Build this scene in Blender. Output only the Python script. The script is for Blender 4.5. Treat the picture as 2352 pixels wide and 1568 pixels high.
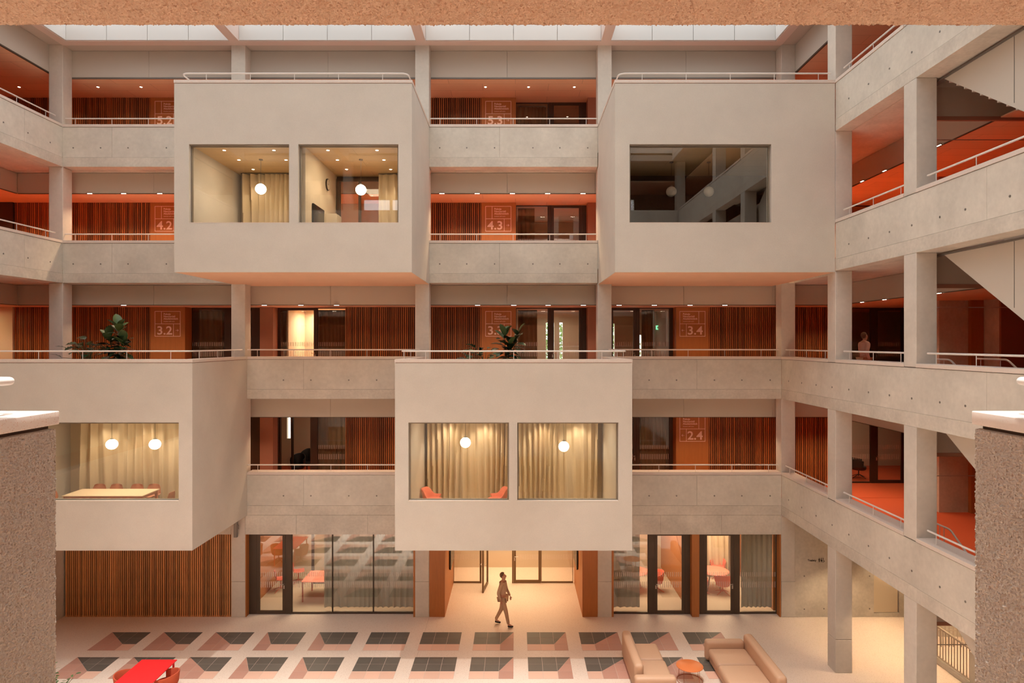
import bpy, math, random
from mathutils import Vector, Matrix, noise
random.seed(11)
S = bpy.context.scene
C = S.collection
for _o in list(bpy.data.objects): bpy.data.objects.remove(_o)

# ------------------------------------------------------------------ camera
F, VX, VY, EYE = 1500.0, 1184.0, 787.0, 9.45      # focal length in pixels, vanishing point, eye height
def PX(x, Y): return (x - VX) * Y / F
def PZ(y, Y): return EYE - (y - VY) * Y / F
cam = bpy.data.cameras.new('camera'); cam_o = bpy.data.objects.new('camera', cam); C.objects.link(cam_o)
cam.sensor_width = 36.0; cam.lens = F * 36.0 / 2352.0
cam.shift_x = -(VX - 1176.0) / 2352.0; cam.shift_y = (VY - 784.0) / 2352.0
cam.clip_start = 0.05; cam.clip_end = 300
cam_o.location = (0, 0, EYE); cam_o.rotation_euler = (math.pi / 2, 0, 0)
S.camera = cam_o

# ------------------------------------------------------------------ sky and exposure
W = bpy.data.worlds.new('overcast_sky'); S.world = W; W.use_nodes = True
_bg = W.node_tree.nodes['Background']
SKY = 5.2                                   # zenith; an overcast sky is three times brighter overhead than at the horizon
_nt = W.node_tree; _tc = _nt.nodes.new('ShaderNodeTexCoord'); _sp = _nt.nodes.new('ShaderNodeSeparateXYZ'); _nt.links.new(_tc.outputs['Generated'], _sp.inputs[0])
_ma = _nt.nodes.new('ShaderNodeMath'); _ma.operation = 'MULTIPLY_ADD'; _ma.use_clamp = False; _ma.inputs[1].default_value = SKY * 2 / 3; _ma.inputs[2].default_value = SKY / 3
_mx = _nt.nodes.new('ShaderNodeMath'); _mx.operation = 'MAXIMUM'; _mx.inputs[1].default_value = 0.0
_nt.links.new(_sp.outputs[2], _mx.inputs[0]); _nt.links.new(_mx.outputs[0], _ma.inputs[0]); _nt.links.new(_ma.outputs[0], _bg.inputs['Strength'])
_bg.inputs['Color'].default_value = (0.985, 0.995, 1.0, 1)
S.view_settings.view_transform = 'Standard'; S.view_settings.look = 'None'
S.view_settings.gamma = 1.0; S.view_settings.use_curve_mapping = False
S.view_settings.exposure = 0.46
cy = S.cycles
cy.max_bounces = 9; cy.diffuse_bounces = 7; cy.glossy_bounces = 3; cy.transmission_bounces = 4; cy.transparent_max_bounces = 12
cy.caustics_reflective = False; cy.caustics_refractive = False
cy.use_denoising = True
cy.sample_clamp_indirect = 6.0

# ------------------------------------------------------------------ materials
MATS = {}
def nmat(name):
    m = bpy.data.materials.new(name); m.use_nodes = True
    nt = m.node_tree; p = nt.nodes['Principled BSDF']
    return m, nt, p
def N(nt, t, **kw):
    n = nt.nodes.new(t)
    for k, v in kw.items(): setattr(n, k, v)
    return n
def mat(key, base, rough=0.6, metal=0.0, blotch=0.0, bscale=0.8, fine=0.0, fscale=18.0, bump=0.0, bmscale=60.0,
        stretch=(1, 1, 1), rnd=0.0, emit=0.0, spec=0.5, speck=None, bdist=0.01, joints=None):
    if key in MATS: return MATS[key]
    m, nt, p = nmat(key); L = nt.links.new
    p.inputs['Base Color'].default_value = (*base, 1); p.inputs['Roughness'].default_value = rough
    p.inputs['Metallic'].default_value = metal; p.inputs['Specular IOR Level'].default_value = spec
    tc = N(nt, 'ShaderNodeTexCoord'); mp = N(nt, 'ShaderNodeMapping'); mp.inputs['Scale'].default_value = stretch
    L(tc.outputs['Object'], mp.inputs['Vector'])
    val = None
    def addval(sock, amt, centre=0.5):
        nonlocal val
        mu = N(nt, 'ShaderNodeMath', operation='MULTIPLY_ADD'); mu.inputs[1].default_value = 2 * amt; mu.inputs[2].default_value = 1 - 2 * amt * centre
        L(sock, mu.inputs[0])
        if val is None: val = mu.outputs[0]
        else:
            m2 = N(nt, 'ShaderNodeMath', operation='MULTIPLY'); L(val, m2.inputs[0]); L(mu.outputs[0], m2.inputs[1]); val = m2.outputs[0]
    if blotch:
        n = N(nt, 'ShaderNodeTexNoise'); n.inputs['Scale'].default_value = bscale; n.inputs['Detail'].default_value = 5; n.inputs['Roughness'].default_value = 0.6
        L(mp.outputs[0], n.inputs['Vector']); addval(n.outputs['Fac'], blotch)
    if fine:
        n = N(nt, 'ShaderNodeTexNoise'); n.inputs['Scale'].default_value = fscale; n.inputs['Detail'].default_value = 6
        L(mp.outputs[0], n.inputs['Vector']); addval(n.outputs['Fac'], fine)
    if rnd:
        oi = N(nt, 'ShaderNodeObjectInfo'); addval(oi.outputs['Random'], rnd)
    if joints:                                     # faint board joints: brick texture factor
        b = N(nt, 'ShaderNodeTexBrick'); b.inputs['Scale'].default_value = 1.0
        b.inputs['Brick Width'].default_value = joints[0]; b.inputs['Row Height'].default_value = joints[1]; b.inputs['Mortar Size'].default_value = joints[2]
        b.inputs['Color1'].default_value = (1, 1, 1, 1); b.inputs['Color2'].default_value = (.94, .94, .94, 1); b.inputs['Mortar'].default_value = (.6, .6, .6, 1)
        L(tc.outputs['Object'], b.inputs['Vector']); addval(b.outputs['Color'], 0.5, 1.0)
    col = None
    if val is not None:
        mx = N(nt, 'ShaderNodeMix', data_type='RGBA', blend_type='MULTIPLY'); mx.inputs[0].default_value = 1
        mx.inputs[6].default_value = (*base, 1); L(val, mx.inputs[7]); col = mx.outputs[2]
    if speck:                                      # (colour, scale, threshold)
        vo = N(nt, 'ShaderNodeTexVoronoi'); vo.inputs['Scale'].default_value = speck[1]
        L(tc.outputs['Object'], vo.inputs['Vector'])
        cr = N(nt, 'ShaderNodeMath', operation='LESS_THAN'); cr.inputs[1].default_value = speck[2]
        sh = N(nt, 'ShaderNodeSeparateColor'); L(vo.outputs['Color'], sh.inputs[0])
        ds = N(nt, 'ShaderNodeMath', operation='LESS_THAN'); ds.inputs[1].default_value = 0.42; L(vo.outputs['Distance'], ds.inputs[0])
        L(sh.outputs[0], cr.inputs[0]); ml = N(nt, 'ShaderNodeMath', operation='MULTIPLY'); L(cr.outputs[0], ml.inputs[0]); L(ds.outputs[0], ml.inputs[1])
        mx = N(nt, 'ShaderNodeMix', data_type='RGBA'); L(ml.outputs[0], mx.inputs[0])
        if col: L(col, mx.inputs[6])
        else: mx.inputs[6].default_value = (*base, 1)
        mx.inputs[7].default_value = (*speck[0], 1); col = mx.outputs[2]
    if col: L(col, p.inputs['Base Color'])
    if bump:
        n = N(nt, 'ShaderNodeTexNoise'); n.inputs['Scale'].default_value = bmscale; n.inputs['Detail'].default_value = 4; n.inputs['Roughness'].default_value = 0.65
        L(mp.outputs[0], n.inputs['Vector'])
        b = N(nt, 'ShaderNodeBump'); b.inputs['Strength'].default_value = bump; b.inputs['Distance'].default_value = bdist
        L(n.outputs['Fac'], b.inputs['Height']); L(b.outputs[0], p.inputs['Normal'])
    if emit:
        p.inputs['Emission Color'].default_value = (*base, 1); p.inputs['Emission Strength'].default_value = emit
    MATS[key] = m
    return m
def glass_mat(key, tint, ior):
    m, nt, p = nmat(key); nt.nodes.remove(p); L = nt.links.new
    out = nt.nodes['Material Output']
    tr = N(nt, 'ShaderNodeBsdfTransparent'); tr.inputs[0].default_value = (*tint, 1)
    gl = N(nt, 'ShaderNodeBsdfGlossy'); gl.inputs['Roughness'].default_value = 0.0; gl.inputs[0].default_value = (1, 1, 1, 1)
    lw = N(nt, 'ShaderNodeLayerWeight'); lw.inputs[0].default_value = .5      # Schlick reflectance, the same from both faces
    pw = N(nt, 'ShaderNodeMath', operation='POWER'); pw.inputs[1].default_value = 5; L(lw.outputs['Facing'], pw.inputs[0])
    fr = N(nt, 'ShaderNodeMath', operation='MULTIPLY_ADD'); fr.inputs[1].default_value = 1 - ior; fr.inputs[2].default_value = ior; L(pw.outputs[0], fr.inputs[0])
    mx = N(nt, 'ShaderNodeMixShader'); L(fr.outputs[0], mx.inputs[0]); L(tr.outputs[0], mx.inputs[1]); L(gl.outputs[0], mx.inputs[2])
    L(mx.outputs[0], out.inputs[0]); return m

M_CONC = mat('cast_concrete', (.61, .565, .49), .75, blotch=.26, bscale=.9, fine=.12, fscale=9, bump=.12, bmscale=40)
M_CONC2 = mat('cast_concrete_lower', (.585, .535, .46), .78, blotch=.32, bscale=1.3, fine=.16, fscale=12, bump=.18, bmscale=45)
M_CONCW = mat('cast_concrete_columns', (.60, .55, .485), .75, blotch=.20, bscale=1.1, fine=.08, fscale=10, bump=.10, bmscale=40)
M_PLAS = mat('fine_plaster', (.595, .548, .480), .9, blotch=.10, bscale=1.1, fine=.05, fscale=30, bump=.35, bmscale=45, bdist=.012)
M_SOFF = mat('soffit_plaster', (.74, .46, .30), .9, blotch=.06, bscale=1.4, bump=.3, bmscale=60)
M_ROUGH = mat('roughcast', (.52, .455, .39), .95, fine=.22, fscale=80, bump=.5, bmscale=150, bdist=.01)
M_ROUGHS = mat('roughcast_soffit', (.62, .445, .315), .95, fine=.16, fscale=80, bump=.5, bmscale=140, bdist=.012)
M_COP = mat('terrazzo_coping', (.69, .60, .53), .6, fine=.05, fscale=40, speck=((.58, .36, .28), 120, .14))
M_FLOOR = mat('terrazzo_floor', (.81, .675, .57), .42, blotch=.05, bscale=.7, fine=.07, fscale=26, speck=((.62, .47, .36), 55, .20), spec=.4)
M_TDARK = mat('tile_dark', (.125, .110, .092), .5, blotch=.12, bscale=4, fine=.10, fscale=40, rnd=.10)
M_TPINK = mat('tile_pink', (.78, .49, .37), .5, fine=.08, fscale=60, rnd=.06)
M_TBROWN = mat('tile_brown', (.54, .29, .22), .5, fine=.12, fscale=60, rnd=.07)
M_GROUT = mat('tile_grout', (.62, .50, .42), .8)
M_RED = mat('red_carpet', (.62, .105, .032), .95, fine=.06, fscale=30)
M_ORC = mat('orange_ceiling', (.82, .57, .375), .8, fine=.08, fscale=14, stretch=(1, 6, 1), joints=(2.4, .62, .006))
M_BULK = mat('bulkhead_panel', (.50, .42, .34), .7)
M_BULK5 = mat('bulkhead_roof_panel', (.52, .47, .41), .7)
M_SLAT = mat('wood_slat', (.33, .108, .027), .55, blotch=.30, bscale=2.0, fine=.25, fscale=9, stretch=(6, 6, 1.0), rnd=.38)
M_SLAT_LIT = mat('wood_slat_skylit_tone', (.52, .235, .085), .55, blotch=.30, bscale=2.0, fine=.25, fscale=9, stretch=(6, 6, 1.0), rnd=.34)  # same slats; skylight and weaker red bounce put into the colour
M_SLATB = mat('slat_backing', (.012, .008, .006), .9)
M_WOOD = mat('oak_veneer', (.41, .145, .034), .5, blotch=.16, bscale=1.6, fine=.12, fscale=9, stretch=(9, 9, .6))
M_WOODL = mat('light_ply', (.60, .42, .23), .6, fine=.10, fscale=9, stretch=(1, 7, 1), joints=(2.4, .62, .006))
M_PIER = mat('terracotta_plaster', (.36, .165, .105), .9, blotch=.10, bscale=2)
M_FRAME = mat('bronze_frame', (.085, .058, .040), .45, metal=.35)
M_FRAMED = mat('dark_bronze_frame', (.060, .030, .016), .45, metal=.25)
M_WFRAME = mat('grey_bronze_frame', (.24, .20, .15), .45, metal=.3)
M_RAIL = mat('white_rail', (.74, .68, .63), .35)
M_SKYP = mat('white_skylight_panel', (.66, .65, .63), .5)
M_SKYF = mat('skylight_frame', (.66, .53, .47), .5)
M_ROOF = mat('roof_soffit', (.52, .44, .38), .7)
M_GLASS = glass_mat('clear_glass', (.96, .965, .95), .055)
M_GLASSR = glass_mat('coated_glass', (.95, .955, .93), .105)
M_SKYG = glass_mat('skylight_glass', (.60, .60, .595), .05)
M_MARK = mat('glass_marking', (.72, .62, .54), .7)
M_CURT = mat('beige_curtain', (.60, .49, .33), .9, fine=.05, fscale=60)
M_CURTG = mat('sage_curtain', (.52, .48, .38), .9, fine=.05, fscale=60)
M_PALE = mat('pale_wall', (.66, .56, .42), .85, blotch=.04, bscale=1)
M_CARP = mat('beige_carpet', (.56, .46, .34), .95, fine=.06, fscale=70)
M_CORAL = mat('coral_felt', (.72, .17, .11), .85, fine=.05, fscale=80)
M_CORALT = mat('coral_table', (.80, .215, .145), .5)
M_CORLEG = mat('coral_metal', (.55, .16, .10), .4, metal=.3)
M_REDT = mat('red_table', (.80, .018, .022), .45)
M_RUST = mat('rust_felt', (.50, .085, .032), .9, fine=.06, fscale=80)
M_ORT = mat('orange_lacquer', (.72, .19, .05), .4)
M_ORLEG = mat('orange_metal', (.45, .13, .05), .4, metal=.3)
M_SOFA = mat('tan_leather', (.56, .34, .215), .55, fine=.04, fscale=30, bump=.04, bmscale=120)
M_TERRAC = mat('clay_shell', (.50, .20, .105), .6)
M_LTOP = mat('pale_table_top', (.78, .62, .42), .5)
M_BLACK = mat('black_plastic', (.012, .011, .010), .45)
M_SCREEN = mat('dark_screen', (.015, .014, .013), .15)
M_GREY = mat('grey_metal', (.20, .18, .16), .45, metal=.4)
M_STEEL = mat('steel', (.55, .50, .45), .3, metal=.9)
M_LEAF = mat('waxy_leaf', (.020, .045, .014), .32, rnd=.35)
M_LEAFL = mat('pale_leaf', (.075, .12, .04), .38, rnd=.35)
M_STEM = mat('brown_stem', (.13, .075, .035), .8)
M_POT = mat('clay_pot', (.40, .22, .15), .8)
M_SIGN = mat('sign_print', (.92, .68, .58), .8)
M_INK = mat('black_print', (.02, .015, .012), .7)
M_WHITE = mat('white_board', (.80, .76, .70), .4)
M_STAIRP = mat('stair_plate', (.58, .53, .46), .6)
M_SKIN = mat('skin', (.55, .30, .21), .55)
M_CLOTH = mat('taupe_cloth', (.60, .43, .30), .9)
M_CLOTH2 = mat('brown_trousers', (.56, .39, .265), .9)
M_CLOTHP = mat('pale_shirt', (.62, .42, .36), .9)
M_HAIR = mat('dark_hair', (.16, .095, .055), .7)
M_LAMP = mat('lit_globe', (1.0, .86, .64), .5, emit=7.0)
M_LAMPO = mat('unlit_globe', (.85, .82, .76), .4)
M_SPOT = mat('lit_spot', (1.0, .80, .60), .5, emit=14.0)
M_EXIT = mat('lit_exit_sign', (.20, .75, .38), .5, emit=1.2)

# ------------------------------------------------------------------ mesh builder
class MB:
    def __init__(s): s.v = []; s.f = []
    def add(s, vs, fs):
        o = len(s.v); s.v += [tuple(v) for v in vs]; s.f += [tuple(i + o for i in f) for f in fs]; return s
    def box(s, x0, x1, y0, y1, z0, z1):
        return s.add([(x0, y0, z0), (x1, y0, z0), (x1, y1, z0), (x0, y1, z0), (x0, y0, z1), (x1, y0, z1), (x1, y1, z1), (x0, y1, z1)],
                     [(0, 3, 2, 1), (4, 5, 6, 7), (0, 1, 5, 4), (1, 2, 6, 5), (2, 3, 7, 6), (3, 0, 4, 7)])
    def prism(s, poly, axis, a0, a1):
        def P(p, a): return {'x': (a, p[0], p[1]), 'y': (p[0], a, p[1]), 'z': (p[0], p[1], a)}[axis]
        n = len(poly)
        vs = [P(p, a0) for p in poly] + [P(p, a1) for p in poly]
        fs = [tuple(range(n))[::-1], tuple(range(n, 2 * n))] + [(i, (i + 1) % n, n + (i + 1) % n, n + i) for i in range(n)]
        return s.add(vs, fs)
    def tube(s, pts, r, n=8, caps=True, closed=False):
        P = [Vector(p) for p in pts]; m = len(P)
        R = r if isinstance(r, (list, tuple)) else [r] * m
        rings = []; up = None
        for i in range(m):
            if closed: d = P[(i + 1) % m] - P[i - 1]
            else: d = P[min(i + 1, m - 1)] - P[max(i - 1, 0)]
            d.normalize()
            if up is None: up = Vector((0, 0, 1)) if abs(d.z) < .9 else Vector((0, 1, 0))
            sx = d.cross(up)
            if sx.length < 1e-5: sx = d.cross(Vector((1, 0, .3)))
            sx.normalize(); up = sx.cross(d).normalized()
            rings.append([P[i] + (sx * math.cos(a) + up * math.sin(a)) * R[i] for a in [2 * math.pi * k / n for k in range(n)]])
        vs = [v for rg in rings for v in rg]; fs = []
        for i in range(m if closed else m - 1):
            j = (i + 1) % m
            for k in range(n): fs.append((i * n + k, i * n + (k + 1) % n, j * n + (k + 1) % n, j * n + k))
        if caps and not closed: fs += [tuple(range(n))[::-1], tuple(range((m - 1) * n, m * n))]
        return s.add(vs, fs)
    def cyl(s, p0, p1, r, n=12, r1=None): return s.tube([p0, p1], [r, r if r1 is None else r1], n)
    def ball(s, c, r, nu=16, nv=10, sz=1.0):
        vs = [(c[0], c[1], c[2] - r * sz)]; fs = []
        for j in range(1, nv):
            t = -math.pi / 2 + math.pi * j / nv
            for k in range(nu):
                a = 2 * math.pi * k / nu; vs.append((c[0] + r * math.cos(t) * math.cos(a), c[1] + r * math.cos(t) * math.sin(a), c[2] + r * sz * math.sin(t)))
        vs.append((c[0], c[1], c[2] + r * sz)); T = len(vs) - 1
        for k in range(nu):
            fs.append((0, 1 + (k + 1) % nu, 1 + k)); b = 1 + (nv - 2) * nu; fs.append((T, b + k, b + (k + 1) % nu))
            for j in range(nv - 2): q = 1 + j * nu; fs.append((q + k, q + (k + 1) % nu, q + nu + (k + 1) % nu, q + nu + k))
        return s.add(vs, fs)
    def lathe(s, prof, c=(0, 0, 0), n=24, caps=True):
        vs = []; fs = []; m = len(prof)
        for (r, z) in prof:
            for k in range(n):
                a = 2 * math.pi * k / n; vs.append((c[0] + r * math.cos(a), c[1] + r * math.sin(a), c[2] + z))
        for i in range(m - 1):
            for k in range(n): fs.append((i * n + k, i * n + (k + 1) % n, (i + 1) * n + (k + 1) % n, (i + 1) * n + k))
        if caps: fs += [tuple(range(n))[::-1], tuple(range((m - 1) * n, m * n))]
        return s.add(vs, fs)
    def wall(s, x0, x1, z0, z1, y0, y1, holes=()):      # upright panel across the view with rectangular openings (hx0,hx1,hz0,hz1)
        xs = sorted({x0, x1, *[min(max(h[i], x0), x1) for h in holes for i in (0, 1)]}); zs = sorted({z0, z1, *[min(max(h[i], z0), z1) for h in holes for i in (2, 3)]})
        nx, nz = len(xs) - 1, len(zs) - 1
        def solid(i, k):
            if not (0 <= i < nx and 0 <= k < nz): return False
            cx, cz = (xs[i] + xs[i + 1]) / 2, (zs[k] + zs[k + 1]) / 2
            return not any(h[0] < cx < h[1] and h[2] < cz < h[3] for h in holes)
        for i in range(nx):
            for k in range(nz):
                if not solid(i, k): continue
                a, b, c, d = xs[i], xs[i + 1], zs[k], zs[k + 1]
                s.add([(a, y0, c), (b, y0, c), (b, y0, d), (a, y0, d)], [(0, 1, 2, 3)]); s.add([(a, y1, c), (b, y1, c), (b, y1, d), (a, y1, d)], [(3, 2, 1, 0)])
                if not solid(i - 1, k): s.add([(a, y0, c), (a, y0, d), (a, y1, d), (a, y1, c)], [(0, 1, 2, 3)])
                if not solid(i + 1, k): s.add([(b, y0, c), (b, y0, d), (b, y1, d), (b, y1, c)], [(3, 2, 1, 0)])
                if not solid(i, k - 1): s.add([(a, y0, c), (b, y0, c), (b, y1, c), (a, y1, c)], [(3, 2, 1, 0)])
                if not solid(i, k + 1): s.add([(a, y0, d), (b, y0, d), (b, y1, d), (a, y1, d)], [(0, 1, 2, 3)])
        return s
    def mesh(s, name, material, smooth=False, weld=False):
        me = bpy.data.meshes.new(name); me.from_pydata(s.v, [], s.f)
        if material: me.materials.append(material)
        if weld:
            import bmesh
            bm = bmesh.new(); bm.from_mesh(me); bmesh.ops.remove_doubles(bm, verts=bm.verts, dist=1e-5); bm.to_mesh(me); bm.free()
        if smooth:
            me.polygons.foreach_set('use_smooth', [True] * len(me.polygons)); me.set_sharp_from_angle(angle=math.radians(42))
        me.update(); return me

def put(name, me, parent=None, local=False, loc=None, rot=None, scale=None):
    o = bpy.data.objects.new(name, me); C.objects.link(o)
    if loc: o.location = loc
    if rot: o.rotation_euler = rot
    if scale: o.scale = scale
    if parent:
        o.parent = parent
        if not local and parent.parent is None: o.matrix_parent_inverse = Matrix.Translation(-Vector(parent.location))
    return o
def obj(name, mb, material, parent=None, bevel=0.0, smooth=False, local=False, seg=2, weld=False):
    o = put(name, mb.mesh(name, material, smooth, weld), parent, local)
    if bevel:
        b = o.modifiers.new('edge', 'BEVEL'); b.width = bevel; b.segments = seg; b.limit_method = 'ANGLE'; b.angle_limit = math.radians(40)
        if seg > 2:
            o.data.polygons.foreach_set('use_smooth', [True] * len(o.data.polygons)); o.data.set_sharp_from_angle(angle=math.radians(100))
    return o
def tag(o, label, cat, group=None, kind='thing'):
    o['label'] = label; o['category'] = cat; o['kind'] = kind
    if group: o['group'] = group
    return o
def thing(name, label, cat, loc=(0, 0, 0), group=None, rot=0.0):
    o = bpy.data.objects.new(name, None); C.objects.link(o); o.location = loc; o.rotation_euler = (0, 0, rot); o.empty_display_size = .1
    return tag(o, label, cat, group)
def struct(name, mb, material, parent=None, **kw):
    o = obj(name, mb, material, parent, **kw)
    if not parent: o['kind'] = 'structure'
    return o
def dup(o, parent=None, loc=None, rot=None, label=None):
    c = o.copy(); C.objects.link(c)
    if parent: c.parent = parent
    if loc: c.location = loc
    if rot is not None: c.rotation_euler = (0, 0, rot)
    if label: c['label'] = label
    for ch in list(o.children): dup(ch, c)
    return c
def lamp(name, kind, loc, energy, color=(1, .78, .55), size=.3, size_y=None, rot=(0, 0, 0), spot=None, parent=None):
    l = bpy.data.lights.new(name, kind); l.energy = energy; l.color = color
    if kind == 'AREA':
        l.size = size
        if size_y: l.shape = 'RECTANGLE'; l.size_y = size_y
    else: l.shadow_soft_size = size
    if kind == 'SPOT': l.spot_size = math.radians(spot or 100); l.spot_blend = .6
    o = bpy.data.objects.new(name, l); C.objects.link(o); o.location = loc; o.rotation_euler = rot
    return o
def text(body, size, loc, material, parent, name='lettering', bold=0.0, align='LEFT', rot=(math.pi / 2, 0, 0), sx=1.0):
    c = bpy.data.curves.new(name, 'FONT'); c.body = body; c.size = size; c.align_x = align; c.offset = bold; c.extrude = .002; c.resolution_u = 4
    c.materials.append(material)
    o = bpy.data.objects.new(name, c); C.objects.link(o); o.location = loc; o.rotation_euler = rot; o.scale = (sx, 1, 1)
    TEXTS.append((o, parent)); return o
TEXTS = []
def fillet(pts, r, n=5):                     # polyline with rounded corners
    P = [Vector(p) for p in pts]; out = [P[0]]
    for i in range(1, len(P) - 1):
        a = (P[i - 1] - P[i]).normalized(); b = (P[i + 1] - P[i]).normalized()
        p0, p1 = P[i] + a * r, P[i] + b * r
        for k in range(n + 1):
            t = k / n; out.append((1 - t) ** 2 * p0 + 2 * t * (1 - t) * P[i] + t * t * p1)
    out.append(P[-1]); return out
# ------------------------------------------------------------------ measured grid (metres)
YF, YB, YG, YS, YR, YEND, YFR = 18.694, 22.5, 22.77, 24.88, 25.4, 29.0, -3.6
XL, XR, XLO, XRO = -15.6, 9.16, -22.0, 18.0
CX = [-16.08, -9.795, -3.4575, 2.835, 9.16]; CW = .48
FL = {2: 4.0, 3: 8.0, 4: 12.0, 5: 16.0}
COP = {2: 4.90, 3: 8.885, 4: 12.885, 5: 16.885}; CT = .09
BOT = {2: 3.52, 3: 7.52, 4: 11.5125, 5: 15.51}
CEIL = {1: 2.80, 2: 6.81, 3: 10.81, 4: 14.79, 5: 18.79}
ROOFZ = 19.72
XBL, XBR = -17.77, 11.45                      # planes of the side bulkheads
STY = 15.5                                    # stair void ends here

# ---- ground floor, with its stone tiles as parts
floor = struct('floor', MB().box(XLO, XRO, YFR, YEND, -.25, 0), M_FLOOR)
PER, TS = 1.692, .423
side = [2, 2, 2, 1, 1, 0, 0, -2, -2, -1, -1, -1]   # where the brown wedge sits in each square
def clip(poly, a, b, c):                          # keep a*x+b*y+c >= 0
    out = []
    for i in range(len(poly)):
        p, q = poly[i], poly[(i + 1) % len(poly)]
        dp, dq = a * p[0] + b * p[1] + c, a * q[0] + b * q[1] + c
        if dp >= -1e-9: out.append(p)
        if dp * dq < -1e-12:
            t = dp / (dp - dq); out.append((p[0] + t * (q[0] - p[0]), p[1] + t * (q[1] - p[1])))
    return out
def regions(k):
    s = side[k]
    if s == 0: return [('d', [(0, 1), (3, 1), (3, 3), (0, 3)]), ('p', [(0, 0), (3, 0), (3, 1), (0, 1)])]
    m = abs(s)
    if s > 0: R = [('d', [(m, 1), (3, 1), (3, 3), (0, 3)]), ('p', [(m, 0), (3, 0), (3, 1), (m, 1)]), ('b', [(0, 0), (m, 0), (m, 1), (0, 3)])]
    else: R = [('d', [(0, 1), (3 - (3 - m) if m == 2 else 1, 1), (3, 3), (0, 3)]), ('p', [(0, 0), (m, 0), (m, 1), (0, 1)]), ('b', [(m, 0), (3, 0), (3, 3), (m, 1)])]
    return R
TM = {'d': M_TDARK, 'p': M_TPINK, 'b': M_TBROWN}
far = {'d': MB(), 'p': MB(), 'b': MB()}
for row in range(9):
    y0 = 20.06 - row * PER
    for k in range(12):
        x0 = -13.17 + k * PER
        for kind, poly in regions(k):
            for i in range(3):
                for j in range(3):
                    q = clip(clip(clip(clip(poly, 1, 0, -i), -1, 0, i + 1), 0, 1, -j), 0, -1, j + 1)
                    if len(q) < 3: continue
                    ar = abs(sum(q[n][0] * q[(n + 1) % len(q)][1] - q[(n + 1) % len(q)][0] * q[n][1] for n in range(len(q)))) / 2
                    if ar < .02: continue
                    cx, cyy = sum(p[0] for p in q) / len(q), sum(p[1] for p in q) / len(q)
                    g = .012                                # half a joint, in tiles
                    q2 = []
                    for p in q:
                        d = math.hypot(p[0] - cx, p[1] - cyy); f = max(0, 1 - g * 1.4 / max(d, .05)); q2.append((x0 + TS * (cx + (p[0] - cx) * f), y0 + TS * (cyy + (p[1] - cyy) * f)))
                    if row < 2: obj('tile', MB().prism(q2, 'z', .0015, .004), TM[kind], floor)
                    else: far[kind].prism(q2, 'z', .0015, .004)
        obj('tile_bed', MB().box(x0, x0 + 3 * TS, y0, y0 + 3 * TS, 0, .0015), M_GROUT, floor) if row < 2 else None
for kind, mb in far.items():
    o = obj({'d': 'dark_tiles', 'p': 'pink_tiles', 'b': 'brown_tiles'}[kind], mb, TM[kind], floor); o['kind'] = 'stuff'
# straight joint in the terrazzo
obj('floor_joint', MB().box(-2.976, -2.966, 17.0, 22.5, 0, .0012), M_GROUT, floor)

# ---- outer shell
struct('wall_left', MB().box(XLO - .2, XLO, YFR, YEND, 0, 20), M_PALE)
struct('wall_right', MB().box(XRO, XRO + .2, YFR, YEND, 0, 20), M_PIER)
# the wall behind the back rooms, with daylight windows
wz = [(1.35, 1.72, 8.3, 10.35), (1.95, 2.10, 8.3, 10.35), (0.05, 1.2, 12.75, 13.6), (1.3, 2.5, 12.75, 13.6), (3.9, 4.4, 8.5, 10.3), (5.3, 5.6, 8.4, 9.8), (-10.15, -9.99, 5.2, 6.75)]
struct('wall_back', MB().wall(XLO, XRO, 0, 20, YEND, YEND + .2, wz), M_PALE)
wf = [(-9.6, -7.95, 17.55, 18.5), (-7.8, -6.3, 17.55, 18.5), (4.5, 7.5, 17.4, 18.5)]
struct('wall_front', MB().wall(XLO, XRO, 0, 20, YFR - .2, YFR, wf), M_PALE)

# ---- storey slabs, suspended ceilings, corridor walls
for n in (2, 3, 4, 5):
    z = FL[n]; zb = BOT[n] if n > 2 else 2.85
    m = MB().box(XLO, XRO, YB + .482, YEND, zb, z - .015)                       # back
    m.box(XLO, XL - .45, YFR, YB + .45, BOT[n], z - .015)                      # side away from the stairs
    m.box(XR + .45, XRO, STY, YB + .45, BOT[n], z - .015); m.box(XBR, XRO, YFR, STY, BOT[n], z - .015)
    m.box(XL - .45, XR + .45, YFR, .15, BOT[n], z - .015)
    struct('ceiling', m, M_CONC2)
    m = MB().box(XLO, XRO, YB + .482, YEND, z - .015, z).box(XLO, XL - .45, YFR, YB + .45, z - .015, z)
    m.box(XR + .45, XRO, STY, YB + .45, z - .015, z).box(XBR, XRO, YFR, STY, z - .015, z).box(XL - .45, XR + .45, YFR, .15, z - .015, z)
    struct('floor', m, M_RED)
for n in (2, 3, 4, 5):
    c = CEIL[n]; yb = YB + .8 if n < 5 else YB + .48; xl = XBL if n < 5 else XL - .48; xr = XBR if n < 5 else XR + .48
    m = MB().box(XLO, XRO, yb + .06, YEND, c, c + .03).box(XLO, xl - .06, YFR, yb + .06, c, c + .03).box(xr + .06, XRO, YFR, yb + .06, c, c + .03)
    m.box(xl, xr, YFR, -.2, c, c + .03)
    struct('ceiling', m, M_ORC)
# roof
m = MB().box(XLO, XRO, YB - .3, YEND, ROOFZ, ROOFZ + .4).box(XLO, XL + .3, YFR, YB - .3, ROOFZ, ROOFZ + .4).box(XR - .3, XRO, YFR, YB - .3, ROOFZ, ROOFZ + .4)
m.box(XL + .3, XR - .3, YFR, .9, ROOFZ, ROOFZ + .4)
struct('ceiling', m, M_ROOF)

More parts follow.
